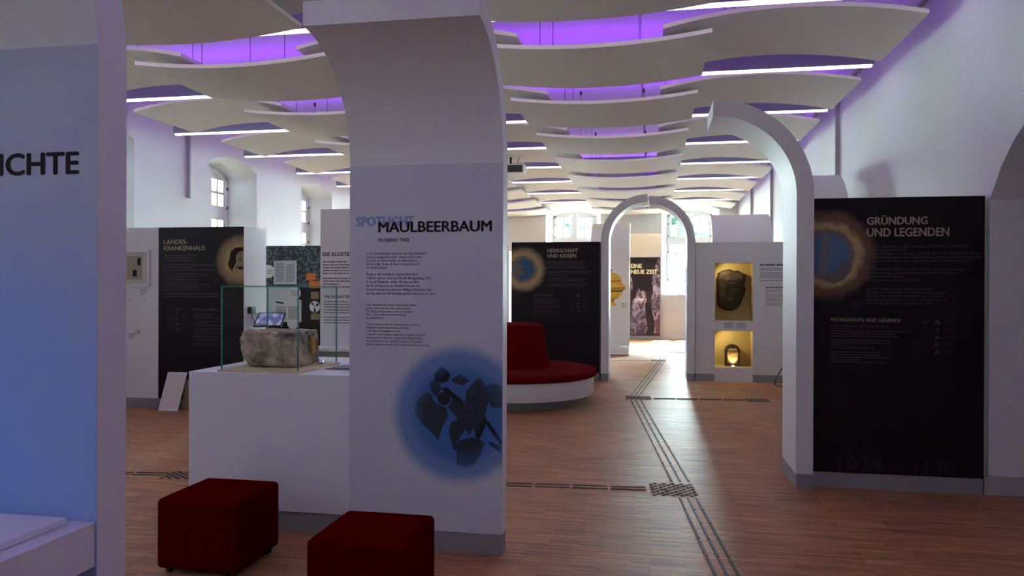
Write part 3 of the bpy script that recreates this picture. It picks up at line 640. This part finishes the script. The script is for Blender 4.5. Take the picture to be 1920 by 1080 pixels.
obj('cable', MB().tube([(-5.24, 9.25, 1.28), (-5.235, 9.26, 1.22), (-5.2, 9.27, 1.15)], .006), 'cable', pb)
# photo wall
yp = 13.6
pw = panel_box('photo_wall', 'panel papered with a photo of dark leaves, pinned papers and orange cards', -7.6, -6.22, yp, yp+.14, 2.43)
def leafy():
    m = bpy.data.materials.new('leafy_print'); m.use_nodes = True; nt = m.node_tree; b = nt.nodes['Principled BSDF']; L = nt.links
    tc = nt.nodes.new('ShaderNodeTexCoord'); v = nt.nodes.new('ShaderNodeTexVoronoi'); v.inputs['Scale'].default_value = 17; L.new(tc.outputs['Object'], v.inputs['Vector'])
    r = nt.nodes.new('ShaderNodeValToRGB'); L.new(v.outputs['Distance'], r.inputs[0]); e = r.color_ramp.elements
    e[0].position = .05; e[0].color = (.14, .19, .20, 1); e[1].position = .62; e[1].color = (.012, .018, .022, 1)
    L.new(r.outputs[0], b.inputs['Base Color']); b.inputs['Roughness'].default_value = .6; M['leafy_print'] = m
leafy()
sheet(pw, 'printed_photo', -7.598, -6.222, 1.62, 2.428, yp-.002, 'leafy_print'); sheet(pw, 'printed_photo', -7.598, -6.222, .13, 1.62, yp-.002, 'dark_panel')
q = yp-.004
for x0, x1, z0, z1, m_ in ((-7.24, -6.76, 1.68, 2.14, 'paper_blue'), (-7.44, -6.82, 1.0, 1.62, 'paper_blue'), (-7.25, -6.66, .95, 1.38, 'paper'), (-6.56, -6.36, 1.765, 1.90, 'orange_card'), (-6.50, -6.26, 1.61, 1.745, 'orange_card'), (-6.46, -6.30, 1.40, 1.54, 'cardboard'), (-6.46, -6.28, 1.0, 1.12, 'cardboard')):
    q -= .001; sheet(pw, 'pinned_sheet', x0, x1, z0, z1, q, m_, .0009)
for cx, cz, r_ in ((-7.35, 1.93, .13), (-6.80, 1.51, .13), (-6.83, .93, .12), (-6.38, 1.25, .11)): q -= .0006; shape(pw, 'round_card', [disc_pts(cx, cz, r_)], q, 'paper')
shape(pw, 'emblem', [[(-6.38, 1.25), (-6.46, 1.31), (-6.43, 1.34)], [(-6.38, 1.25), (-6.32, 1.33), (-6.29, 1.28)], [(-6.38, 1.25), (-6.41, 1.15), (-6.35, 1.15)]], q-.001, 'black_ink')
words(pw, 'print', -7.20, 2.10, .030, [.18]*13, .012, q-.001, 'grey_ink', 1); words(pw, 'print', -6.98, 2.07, .030, [.18]*12, .012, q-.001, 'grey_ink', 2)
words(pw, 'print', -7.19, 1.25, .026, [.22]*10, .012, q-.001, 'grey_ink', 3); words(pw, 'print', -6.93, 1.25, .026, [.22]*10, .012, q-.001, 'grey_ink', 4)
words(pw, 'print', -7.45, 1.96, .030, [.2, .2, .2], .010, q-.001, 'grey_ink', 5); words(pw, 'print', -6.88, 1.56, .030, [.16, .16, .16, .14], .010, q-.001, 'grey_ink', 6)
shape(pw, 'headline', [[(-7.19, 1.32), (-7.03, 1.30), (-7.03, 1.33), (-7.19, 1.35)]], q-.001, 'black_ink')
# DIE KLOSTER...
yo = 10.3
kl = thing('title_slab', 'white slab headed DIE KLOSTER, partly hidden by the MAULBEERBAUM slab', 'display wall', (-4.2, yo, 0))
obj('board', MB().box(-4.75, -3.75, yo, yo+T, .13, 2.77), 'white_board', kl)
obj('plinth_strip', MB().box(-4.746, -3.754, yo+.004, yo+T-.004, 0, .13), 'grey_plinth', kl)
text(kl, 'title', 'DIE KLOSTERBIBLIOTHEK', -4.71, -3.83, 2.14, 2.085, yo-.002, 'black_ink', .02)
words(kl, 'body_text', -4.71, 2.01, .042, [.38, .42, .40, .45, .40, 0, .43, .45, .25, .44], .017, yo-.002, 'grey_ink', 2)
text(kl, 'subtitle', 'THE MONASTERY LIBRARY', -4.70, -4.02, 1.515, 1.475, yo-.002, 'black_ink', .014)
words(kl, 'body_text', -4.70, 1.43, .040, [.38, .42, .40, .40, .40, 0, .43, .45, .40], .014, yo-.002, 'grey_ink', 7)
tag(obj('display_plinth', MB().box(-4.80, -3.70, yo-.45, yo-.003, 0, .74), 'grey_plinth', bevel=.004), 'grey block standing at the foot of the DIE KLOSTER slab', 'plinth')
tag(obj('plinth_cover', MB().box(-4.84, -3.68, yo-.47, yo-.003, .741, .78), 'white_lacquer', bevel=.003), 'white cover board lying on the grey block under DIE KLOSTER', 'board')
# thin grey slab end left of HERRSCHAFT
th = panel_box('exhibition_panel', 'pale slab peeping out left of the dark HERRSCHAFT panel', -4.2, -3.03, 16.0, 16.35, 2.43)
words(th, 'body_text', -3.30, 1.99, .045, [.22, .2, .22, .21, .2, 0, .2, .22, .18, .2, 0, .22, .2, .2, .21], .015, 15.998, 'grey_ink', 7)
# niche wall
yn = 13.65
nw = thing('niche_wall', 'white wall with two yellow-lit niches beside the distant arches', 'display wall', (1.68, yn+.25, 0))
mb = MB(); X0, X1 = .765, 2.63
n1 = (1.10, 1.74, 1.07, 2.08); n2 = (1.10, 1.74, .26, .89)
def qf(a, b, z0, z1): mb.quad((a, yn, z0), (b, yn, z0), (b, yn, z1), (a, yn, z1))
qf(X0, n1[0], .13, 2.44); qf(n1[1], X1, .13, 2.44); qf(n1[0], n1[1], n1[3], 2.44); qf(n1[0], n1[1], n2[3], n1[2])
mb.quad((X0, yn, 2.44), (X1, yn, 2.44), (X1, yn+.5, 2.44), (X0, yn+.5, 2.44)); mb.quad((X0, yn, .13), (X0, yn+.5, .13), (X0, yn+.5, 2.44), (X0, yn, 2.44))
mb.quad((X1, yn, .13), (X1, yn+.5, .13), (X1, yn+.5, 2.44), (X1, yn, 2.44)); mb.quad((X0, yn+.5, .13), (X1, yn+.5, .13), (X1, yn+.5, 2.44), (X0, yn+.5, 2.44))
obj('wall_face', mb, 'white_board', nw)
for (a, b, z0, z1) in (n1, n2):
    m2 = MB(); d = yn+.36
    m2.quad((a, yn, z0), (a, d, z0), (a, d, z1), (a, yn, z1)); m2.quad((b, yn, z0), (b, d, z0), (b, d, z1), (b, yn, z1))
    m2.quad((a, yn, z1), (b, yn, z1), (b, d, z1), (a, d, z1)); m2.quad((a, yn, z0), (b, yn, z0), (b, d, z0), (a, d, z0)); m2.quad((a, d, z0), (b, d, z0), (b, d, z1), (a, d, z1))
    nn = obj('niche', m2, 'ochre_wall', nw)
    nl = bpy.data.lights.new('niche_light', 'SPOT'); nl.energy = 3.2; nl.color = (1, .84, .48); nl.spot_size = 2.6; nl.spot_blend = .6; nl.shadow_soft_size = .012
    no = bpy.data.objects.new('niche_light', nl); C.objects.link(no); no.location = (a+.10, yn+.03, z1-.02); no.rotation_euler = Vector((.45, .30, -.6)).to_track_quat('-Z', 'Y').to_euler()
    no.parent = nn; no.location = Vector(no.location)-org(nn)
for a, b in ((X0, n1[0]), (n1[1], X1)): obj('plinth_strip', MB().box(a+.004, b-.004, yn+.004, yn+.49, 0, .13), 'grey_plinth', nw)
words(nw, 'title', 1.85, 2.06, .05, [.55], .032, yn-.002, 'grey_ink', 1)
words(nw, 'body_text', 1.85, 1.985, .028, [.5, .52, 0, .5, .54, .5, .48, 0, .5], .010, yn-.002, 'grey_ink', 2)
words(nw, 'subtitle', 1.95, 1.66, .04, [.42], .020, yn-.002, 'grey_ink', 3)
words(nw, 'body_text', 1.95, 1.61, .028, [.4, .42, 0, .4, .42, .36, .4, .4, 0, .42, .3], .008, yn-.002, 'grey_ink', 4)
for x in (1.25, 1.46):
    sheet(nw, 'label_card', x, x+.18, .93, 1.04, yn-.004, 'paper_blue'); words(nw, 'caption', x+.01, 1.03, .018, [.15, .13, .15, 0, .14], .008, yn-.0055, 'grey_ink', 5)
tag(obj('niche_block', MB().box(1.10, 1.74, yn-.02, yn+.34, .0, .255), 'white_lacquer', bevel=.003), 'white block filling the foot of the lower yellow niche', 'plinth')
# carved stone in the upper niche
OUT = [(1.16,1.90),(1.24,1.95),(1.36,1.975),(1.45,1.94),(1.52,1.95),(1.60,1.90),(1.655,1.88),(1.645,1.76),(1.62,1.70),(1.645,1.60),(1.62,1.50),(1.58,1.42),(1.56,1.35),(1.48,1.26),(1.38,1.235),(1.28,1.25),(1.20,1.29),(1.16,1.34),(1.155,1.5),(1.16,1.7)]
def relief():
    bm = bmesh.new(); n = len(OUT); cx = 1.40; cz = 1.60; rings = 9
    V = []
    for k_ in range(rings+1):
        s = 1-k_/rings; ring = []
        for (a, b) in OUT:
            for t_ in range(2):
                pass
            dep = .06+.10*math.sqrt(max(0, 1-s*s))
            x = cx+(a-cx)*s; z = cz+(b-cz)*s
            j = .022*noise.noise(Vector((x*9, z*9, 2)))+.014*noise.noise(Vector((x*24, z*24, 5)))
            if s > .25 and s < .7: j += .018*math.sin(z*40)
            ring.append(bm.verts.new((x, yn+.25-dep-j if k_ else yn+.25, z)))
        V.append(ring)
    for k_ in range(rings-1):
        for i in range(n): bm.faces.new((V[k_][i], V[k_][(i+1) % n], V[k_+1][(i+1) % n], V[k_+1][i]))
    bm.faces.new(V[rings-1]); bm.faces.new(V[0][::-1])
    return bm
cs = thing('carved_stone', 'dark carved stone coat of arms in the upper yellow niche', 'stone', (1.4, yn+.2, 1.235))
bm = relief(); bmesh.ops.recalc_face_normals(bm, faces=bm.faces)
for v in bm.verts: v.co -= org(cs)
me = bpy.data.meshes.new('relief'); bm.to_mesh(me); bm.free(); me.materials.append(M['carved_stone'])
o = bpy.data.objects.new('relief', me); C.objects.link(o); o.parent = cs; me.polygons.foreach_set('use_smooth', [True]*len(me.polygons))
obj('shield', MB().prism([(1.30, 1.72), (1.38, 1.76), (1.47, 1.72), (1.48, 1.55), (1.44, 1.44), (1.38, 1.39), (1.31, 1.45), (1.29, 1.58)], lambda a, b, w_: (a, w_, b), yn+.05, yn+.12), 'carved_stone', cs, bevel=.02)
obj('bracket', MB().box(1.36, 1.42, yn+.24, yn+.36, 1.3, 1.36), 'dark_metal', cs)
# rounded stone with uplight in the lower niche
us = thing('small_stone', 'small round-topped stone lit from below in the lower yellow niche', 'stone', (1.415, yn+.2, .256))
prof = [(1.29, .256), (1.54, .256), (1.54, .55), (1.52, .60), (1.47, .635), (1.415, .645), (1.36, .635), (1.31, .60), (1.29, .55)]
obj('block', MB().prism(prof, lambda a, b, w_: (a, w_, b), yn+.12, yn+.28), 'carved_stone', us, bevel=.01)
mat('sandstone', (.34, .24, .12), .9, .2, noise_amt=.3, noise_scale=20, bump=.6, bump_scale=30)
obj('carving', MB().prism([(1.33, .34), (1.37, .31), (1.46, .31), (1.50, .34), (1.51, .50), (1.48, .575), (1.35, .575), (1.32, .50)], lambda a, b, w_: (a, w_, b), yn+.105, yn+.12), 'sandstone', us, bevel=.004)
obj('carving', MB().box(1.32, 1.51, yn+.095, yn+.12, .485, .50), 'sandstone', us)
up = thing('uplight', 'tiny glowing lamp at the foot of the small stone in the lower niche', 'lamp', (1.415, yn+.03, .256))
obj('housing', MB().lathe([(0, .256), (.03, .256), (.03, .268), (0, .268)], 1.415, yn+.045, 16), 'dark_metal', up)
ul = bpy.data.lights.new('uplight_beam', 'SPOT'); ul.energy = 5; ul.color = (1, .72, .32); ul.spot_size = 1.5; ul.spot_blend = .7; ul.shadow_soft_size = .01
uo = bpy.data.objects.new('uplight_beam', ul); C.objects.link(uo); uo.parent = up; uo.location = (0, .02, .03); uo.rotation_euler = Vector((0, .32, 1)).to_track_quat('-Z', 'Y').to_euler()
obj('lens', MB().lathe([(0, .269), (.024, .269), (.020, .278), (0, .280)], 1.415, yn+.045, 16), 'niche_lamp', up)
# cable loop by the near arch
cb = MB().tube([(2.18, 13.3, .30), (2.12, 13.3, .20), (2.07, 13.3, .10), (2.05, 13.28, .02), (2.08, 13.2, .008), (2.16, 13.1, .008), (2.3, 13.1, .008)], .010)
tag(obj('cable_loop', cb, 'cable'), 'black cable looping onto the floor beside the niche wall', 'cable')

# ------------------------------------------------------------------ pedestal, glass case, stone
pd = thing('pedestal', 'big white pedestal carrying the glass case, left of the MAULBEERBAUM slab', 'pedestal', (-2.53, 5.3, 0))
obj('body', MB().box(-3.12, -1.92, 4.68, 5.88, .14, 1.06), 'white_lacquer', pd, bevel=.002)
obj('plinth_strip', MB().box(-3.10, -1.93, 4.70, 5.86, 0, .14), 'grey_plinth', pd)
cx0, cx1, cy0, cy1, cz0, cz1 = -2.91, -2.345, 4.74, 5.37, 1.075, 1.645
tag(obj('base_board', MB().box(cx0-.015, cx1+.02, cy0-.03, cy1+.02, 1.061, 1.074), 'pale_wood', bevel=.002), 'pale yellow base board under the glass case', 'board')
gc = thing('glass_case', 'clear glass case with teal edges over the rough stone block', 'display case', ((cx0+cx1)/2, (cy0+cy1)/2, cz0))
for nm, a in (('glass_pane', [(cx0, cy0), (cx1, cy0)]), ('glass_pane', [(cx1, cy0), (cx1, cy1)]), ('glass_pane', [(cx1, cy1), (cx0, cy1)]), ('glass_pane', [(cx0, cy1), (cx0, cy0)])):
    (xa, ya), (xb, yb) = a; obj(nm, MB().quad((xa, ya, cz0), (xb, yb, cz0), (xb, yb, cz1), (xa, ya, cz1)), 'vitrine_glass', gc)
obj('glass_pane', MB().quad((cx0, cy0, cz1), (cx1, cy0, cz1), (cx1, cy1, cz1), (cx0, cy1, cz1)), 'vitrine_glass', gc)
e = .0042
for x, y in ((cx0, cy0), (cx1, cy0), (cx1, cy1), (cx0, cy1)): obj('glass_edge', MB().box(x-e, x+e, y-e, y+e, cz0, cz1), 'teal_edge', gc)
for a in ((cx0, cx1, cy0, cy0), (cx0, cx1, cy1, cy1), (cx0, cx0, cy0, cy1), (cx1, cx1, cy0, cy1)): obj('glass_edge', MB().box(a[0]-e, a[1]+e, a[2]-e, a[3]+e, cz1-e, cz1+e), 'teal_edge', gc)
def rock_mat():
    m = bpy.data.materials.new('rough_stone'); m.use_nodes = True; nt = m.node_tree; b = nt.nodes['Principled BSDF']; L = nt.links
    tc = nt.nodes.new('ShaderNodeTexCoord'); n = nt.nodes.new('ShaderNodeTexNoise'); n.inputs['Scale'].default_value = 7; n.inputs['Detail'].default_value = 9; n.inputs['Roughness'].default_value = .65; L.new(tc.outputs['Object'], n.inputs[0])
    r = nt.nodes.new('ShaderNodeValToRGB'); L.new(n.outputs[0], r.inputs[0]); el = r.color_ramp.elements
    el[0].position = .34; el[0].color = (.12, .08, .055, 1); el[1].position = .66; el[1].color = (.66, .52, .40, 1)
    x = el.new(.5); x.color = (.42, .31, .235, 1)
    L.new(r.outputs[0], b.inputs['Base Color']); b.inputs['Roughness'].default_value = .95
    bp = nt.nodes.new('ShaderNodeBump'); bp.inputs['Strength'].default_value = 1; bp.inputs['Distance'].default_value = .05
    n2_ = nt.nodes.new('ShaderNodeTexNoise'); n2_.inputs['Scale'].default_value = 22; n2_.inputs['Detail'].default_value = 8; L.new(tc.outputs['Object'], n2_.inputs[0])
    L.new(n2_.outputs[0], bp.inputs['Height']); L.new(bp.outputs[0], b.inputs['Normal']); M['rough_stone'] = m
rock_mat(); mat('raw_break', (.42, .20, .06), .9, .2, noise_amt=.5, noise_scale=25, bump=.9, bump_scale=30)
def rock(cx, cy, z0, sx, sy, sz, rot):
    bm = bmesh.new(); bmesh.ops.create_cube(bm, size=1)
    bmesh.ops.subdivide_edges(bm, edges=bm.edges[:], cuts=34, use_grid_fill=True)
    for v in bm.verts:
        p = v.co.copy()
        # knock off corners
        k_ = (abs(p.x)*2)**24+(abs(p.y)*2)**24+(abs(p.z)*2)**24; p *= (1.0/max(1, k_**(1/24)))
        p.x += -.06*max(0, -p.x*2)*(.5-abs(p.z))            # bulge of the left end
        q_ = Vector((p.x*sx, p.y*sy, p.z*sz))
        d = noise.fractal(q_*14, .9, 2, 6)*.011+noise.noise(q_*5+Vector((3, 1, 2)))*.014-abs(noise.noise(q_*20))*.008
        if p.z > .3: d *= .5
        if p.x < -.3: d *= 1.7
        q_ += v.co.normalized()*d
        if q_.x < -.12 and q_.z < -.02: q_.x += (-.02-q_.z)*.3
        v.co = q_
    zmin = min(v.co.z for v in bm.verts)
    for v in bm.verts: v.co.z = max(v.co.z, zmin+.012)
    zmin += .012
    for v in bm.verts: v.co.z -= zmin
    me = bpy.data.meshes.new('stone_block'); bm.to_mesh(me); bm.free(); me.materials.append(M['rough_stone'])
    o = bpy.data.objects.new('stone_block', me); C.objects.link(o); o.location = (cx, cy, z0); o.rotation_euler = (0, 0, rot); return o
rk = rock(-2.665, 5.12, 1.0745, .40, .44, .25, math.radians(2))
tag(rk, 'rough reddish stone block inside the glass case on the pedestal', 'stone')
rb = MB(); rb.v = []; 
bm = bmesh.new(); bmesh.ops.create_icosphere(bm, subdivisions=3, radius=1)
for v in bm.verts:
    n_ = v.co.copy(); v.co = Vector((n_.x*.012, n_.y*.05, n_.z*.075))*(1+.35*noise.noise(n_*2.2))+Vector((.199, .10, .13))
me = bpy.data.meshes.new('broken_patch'); bm.to_mesh(me); bm.free(); me.materials.append(M['raw_break']); o = bpy.data.objects.new('broken_patch', me); C.objects.link(o); o.parent = rk; o['label'] = 'bright ochre broken patch'
tag(obj('humidity_sensor', MB().lathe([(0, 1.075), (.022, 1.075), (.026, 1.09), (.020, 1.105), (0, 1.11)], -2.40, 5.20, 20), 'chrome', smooth=True), 'small round silver sensor beside the stone in the glass case', 'sensor')
tag(obj('label_card', MB().prism([(-2.28, 1.062), (-1.98, 1.062), (-1.98, 1.08), (-2.24, 1.066)], lambda a, b, w_: (a, w_, b), 5.0, 5.25), 'grey_ink'), 'flat grey label card on the pedestal right of the glass case', 'card')

# ------------------------------------------------------------------ red stools
def stool(x0, y0, lab):
    t = thing('stool', lab, 'stool', (x0+.25, y0+.255, 0), 'dark red cube stools')
    bm = bmesh.new(); bmesh.ops.create_cube(bm, size=1)
    for v in bm.verts: v.co = Vector((v.co.x*.50, v.co.y*.51, v.co.z*.40))
    bmesh.ops.bevel(bm, geom=bm.edges[:], offset=.028, segments=5, profile=.5, affect='EDGES')
    bmesh.ops.subdivide_edges(bm, edges=[e_ for e_ in bm.edges if e_.calc_length() > .2], cuts=6, use_grid_fill=True)
    for v in bm.verts:
        if v.co.z > .19: v.co.z += .008*math.cos(v.co.x*6)*math.cos(v.co.y*6)
        v.co.z += .23
    me = bpy.data.meshes.new('upholstered_cube'); bm.to_mesh(me); bm.free(); me.materials.append(M['red_fabric']); me.polygons.foreach_set('use_smooth', [True]*len(me.polygons))
    o = bpy.data.objects.new('upholstered_cube', me); C.objects.link(o); o.parent = t
    for z in (.425,):
        pass
    for sx in (-1, 1):
        for sy in (-1, 1): obj('foot', MB().lathe([(0, 0), (.02, 0), (.022, .035), (0, .035)], x0+.25+sx*.2, y0+.255+sy*.2, 12), 'dark_metal', t)
    return t
s1 = stool(-2.78, 3.86, 'dark red cube stool in front of the white pedestal, the left one')
dup(s1, (-1.385+.005, 3.375+.255, 0), 'dark red cube stool in front of the MAULBEERBAUM slab, the nearer one')

# ------------------------------------------------------------------ round sofa
sx_, sy_ = -1.97, 10.72
so = thing('round_sofa', 'large round red sofa with conical backrest and white base', 'sofa', (sx_, sy_, 0))
obj('plinth', MB().lathe([(0, 0), (.92, 0), (.92, .14), (0, .14)], sx_, sy_, 64), 'grey_plinth', so, smooth=True)
obj('base_ring', MB().lathe([(0, .141), (1.165, .141), (1.17, .15), (1.17, .385), (0, .385)], sx_, sy_, 72), 'white_lacquer', so, smooth=True)
for i in range(8):
    a0 = 2*math.pi*i/8+.012; a1 = 2*math.pi*(i+1)/8-.012; mb = MB(); n = 10
    prof = [(.50, .386), (1.17, .386), (1.205, .40), (1.215, .44), (1.20, .475), (1.15, .497), (1.0, .507), (.75, .508), (.50, .505)]
    for j in range(n+1):
        a = a0+(a1-a0)*j/n
        for r_, z in prof:
            zz = z-(.010 if (j in (0, n) and z > .45) else 0); mb.v.append((sx_+r_*math.cos(a), sy_+r_*math.sin(a), zz))
    k_ = len(prof)
    for j in range(n):
        for q_ in range(k_): mb.f.append((j*k_+q_, (j+1)*k_+q_, (j+1)*k_+(q_+1) % k_, j*k_+(q_+1) % k_))
    mb.f.append(tuple(range(k_))[::-1]); mb.f.append(tuple(n*k_+q_ for q_ in range(k_)))
    obj('seat_cushion', mb, 'red_velvet', so, smooth=True)
obj('backrest', MB().lathe([(.545, .505), (.54, .55), (.50, .75), (.46, .95), (.435, 1.07), (.42, 1.10), (.385, 1.118), (.2, 1.125), (0, 1.127)], sx_, sy_, 64), 'red_velvet', so, smooth=True)

# ------------------------------------------------------------------ projector, pipes, sensors
pj = thing('projector', 'white ceiling projector with black front, hung beyond the central slab', 'projector', (-2.75, 14.5, 3.86))
obj('body', MB().box(-3.0, -2.46, 14.5, 14.86, 3.88, 4.06), 'white_lacquer', pj, bevel=.01)
obj('front_grille', MB().box(-2.985, -2.485, 14.488, 14.50, 3.895, 4.03), 'black_plastic', pj)
obj('lens', MB().prism(disc_pts(-2.85, 3.96, .045, 20), lambda a, b, w_: (a, w_, b), 14.46, 14.49), 'dark_metal', pj)
obj('mount', MB().tube([(-2.75, 14.68, 4.06), (-2.75, 14.68, CEIL)], .022, 8), 'black_plastic', pj)
obj('cable', MB().tube([(-2.62, 14.68, 4.06), (-2.58, 14.66, 4.22), (-2.75, 14.66, 4.4)], .008, 6), 'cable', pj)
def pipe(name, x, y, z0, z1, lab, w_=.045):
    return tag(obj(name, MB().box(x-.03, x+.03, y-w_/2, y+w_/2, z0, z1), 'skirting', bevel=.006), lab, 'cable duct')
pipe('cable_duct', XL+.03, 12.4, 3.24, 4.75, 'slim vertical duct on the left wall before the arched window')
pipe('cable_duct', XR-.03, 11.55, .12, 4.75, 'slim vertical duct on the right wall behind the near half arch')
pipe('cable_duct', XR-.03, 17.6, .12, 4.75, 'slim vertical duct on the right wall near the far niche wall')
pipe('cable_duct', XR-.03, 21.0, .12, 4.75, 'slim vertical duct on the right wall closest to the far corner')
tag(obj('cable_tray', MB().box(XR-.052, XR-.002, 4.0, 23.5, 4.46, 4.49), 'skirting'), 'thin cable tray running along the top of the right wall', 'cable tray')
tag(obj('wall_sensor', MB().box(XR-.03, XR, 5.92, 6.04, 3.08, 3.20), 'white_lacquer', bevel=.004), 'small white sensor box high on the right wall at the photo edge', 'sensor')

# ------------------------------------------------------------------ tactile floor guidance
strip_me = {}
def strip_mesh(L_, w_=.017, h_=.005):
    key = (round(L_, 3), w_)
    if key not in strip_me:
        mb = MB().prism([(-L_/2, 0), (L_/2, 0), (L_/2-.004, h_), (-L_/2+.004, h_)], lambda a, b, w2: (a, w2, b), -w_/2, w_/2)
        me = bpy.data.meshes.new('strip'); me.from_pydata(mb.v, [], mb.f); me.materials.append(M['rubber']); strip_me[key] = me
    return strip_me[key]
def run(starts, ends, lab, seg=.30, gap=.022):
    """rows of rubber strips from each start to each end on the floor"""
    c = Vector(((starts[0][0]+ends[0][0])/2, (starts[0][1]+ends[0][1])/2, 0))
    t = thing('tactile_path', lab, 'floor marking', c, 'tactile guide strips on the floor')
    for s, e_ in zip(starts, ends):
        a = Vector((*s, 0)); b = Vector((*e_, 0)); d = b-a; L_ = d.length; n = max(1, round(L_/(seg+gap))); p = L_/n; u = d.normalized()
        for i in range(n):
            o = bpy.data.objects.new('strip', strip_mesh(p-gap)); C.objects.link(o); o.parent = t
            o.location = a+u*(p*(i+.5))-c; o.location.z = .0005; o.rotation_euler = (0, 0, math.atan2(d.y, d.x))
stud = MB().lathe([(0, .005), (.0155, .005), (.0175, 0)], 0, 0, 10); sm = bpy.data.meshes.new('stud'); sm.from_pydata(stud.v, [], stud.f); sm.materials.append(M['rubber'])
def studs(x0, y0, nx, ny, dx, dy, lab, shear=.09, sk=-.09):
    t = thing('stud_field', lab, 'floor marking', (x0, y0, 0), 'tactile stud fields on the floor')
    for i in range(nx):
        for j in range(ny):
            o = bpy.data.objects.new('stud', sm); C.objects.link(o); o.parent = t
            jj = j+(.5 if i % 2 else 0)
            o.location = (i*dx+jj*dy*sk, jj*dy+i*dx*shear, .0005)
run([(.355, 6.05), (.290, 6.05), (.225, 6.05)], [(.62, 3.1), (.555, 3.1), (.49, 3.1)], 'three rubber guide strips running from the near stud field towards the viewer')
run([(.18, 6.52), (.25, 6.53), (.32, 6.54)], [(-.29, 11.16), (-.22, 11.17), (-.15, 11.18)], 'three rubber guide strips between the near stud field and the sofa')
run([(-.30, 11.62), (-.235, 11.62), (-.17, 11.63)], [(.17, 17.10), (.235, 17.11), (.30, 17.12)], 'three rubber guide strips slanting through the paired arches')
run([(.21, 17.46), (.27, 17.46), (.33, 17.46)], [(.17, 21.62), (.235, 21.62), (.30, 21.62)], 'three rubber guide strips beyond the arches towards the far wall')
run([(-.03, 6.30), (-.02, 6.22)], [(-3.75, 5.99), (-3.75, 5.91)], 'pair of rubber guide strips branching left from the near stud field')
run([(-4.15, 5.95), (-4.15, 5.88)], [(-7.6, 5.62), (-7.6, 5.55)], 'pair of rubber guide strips at the left behind the pedestal')
run([(.03, 11.38), (.03, 11.31)], [(1.36, 11.50), (1.36, 11.43)], 'pair of rubber guide strips branching right beside the sofa')
run([(-.02, 17.15)], [(-2.0, 17.0)], 'rubber guide strips branching left beyond the paired arches')
run([(-.02, 21.75)], [(-1.6, 21.65)], 'rubber guide strips branching left near the far wall')
run([(.30, 19.5), (.30, 19.57)], [(2.2, 19.62), (2.2, 19.69)], 'rubber guide strips branching right towards the far window')
studs(.03, 6.08, 10, 5, .0365, .078, 'field of rubber studs where the near guide strips branch')
studs(-.34, 11.20, 10, 5, .037, .07, 'field of rubber studs where the strips turn beside the sofa')
studs(1.40, 11.30, 9, 5, .037, .07, 'field of rubber studs at the right end of the sofa branch')
studs(-4.12, 5.80, 8, 4, .037, .06, 'field of rubber studs behind the left stool')
studs(.02, 17.14, 9, 4, .037, .07, 'field of rubber studs beyond the paired arches')
studs(.02, 21.65, 9, 4, .037, .06, 'field of rubber studs farthest away, near the far wall')
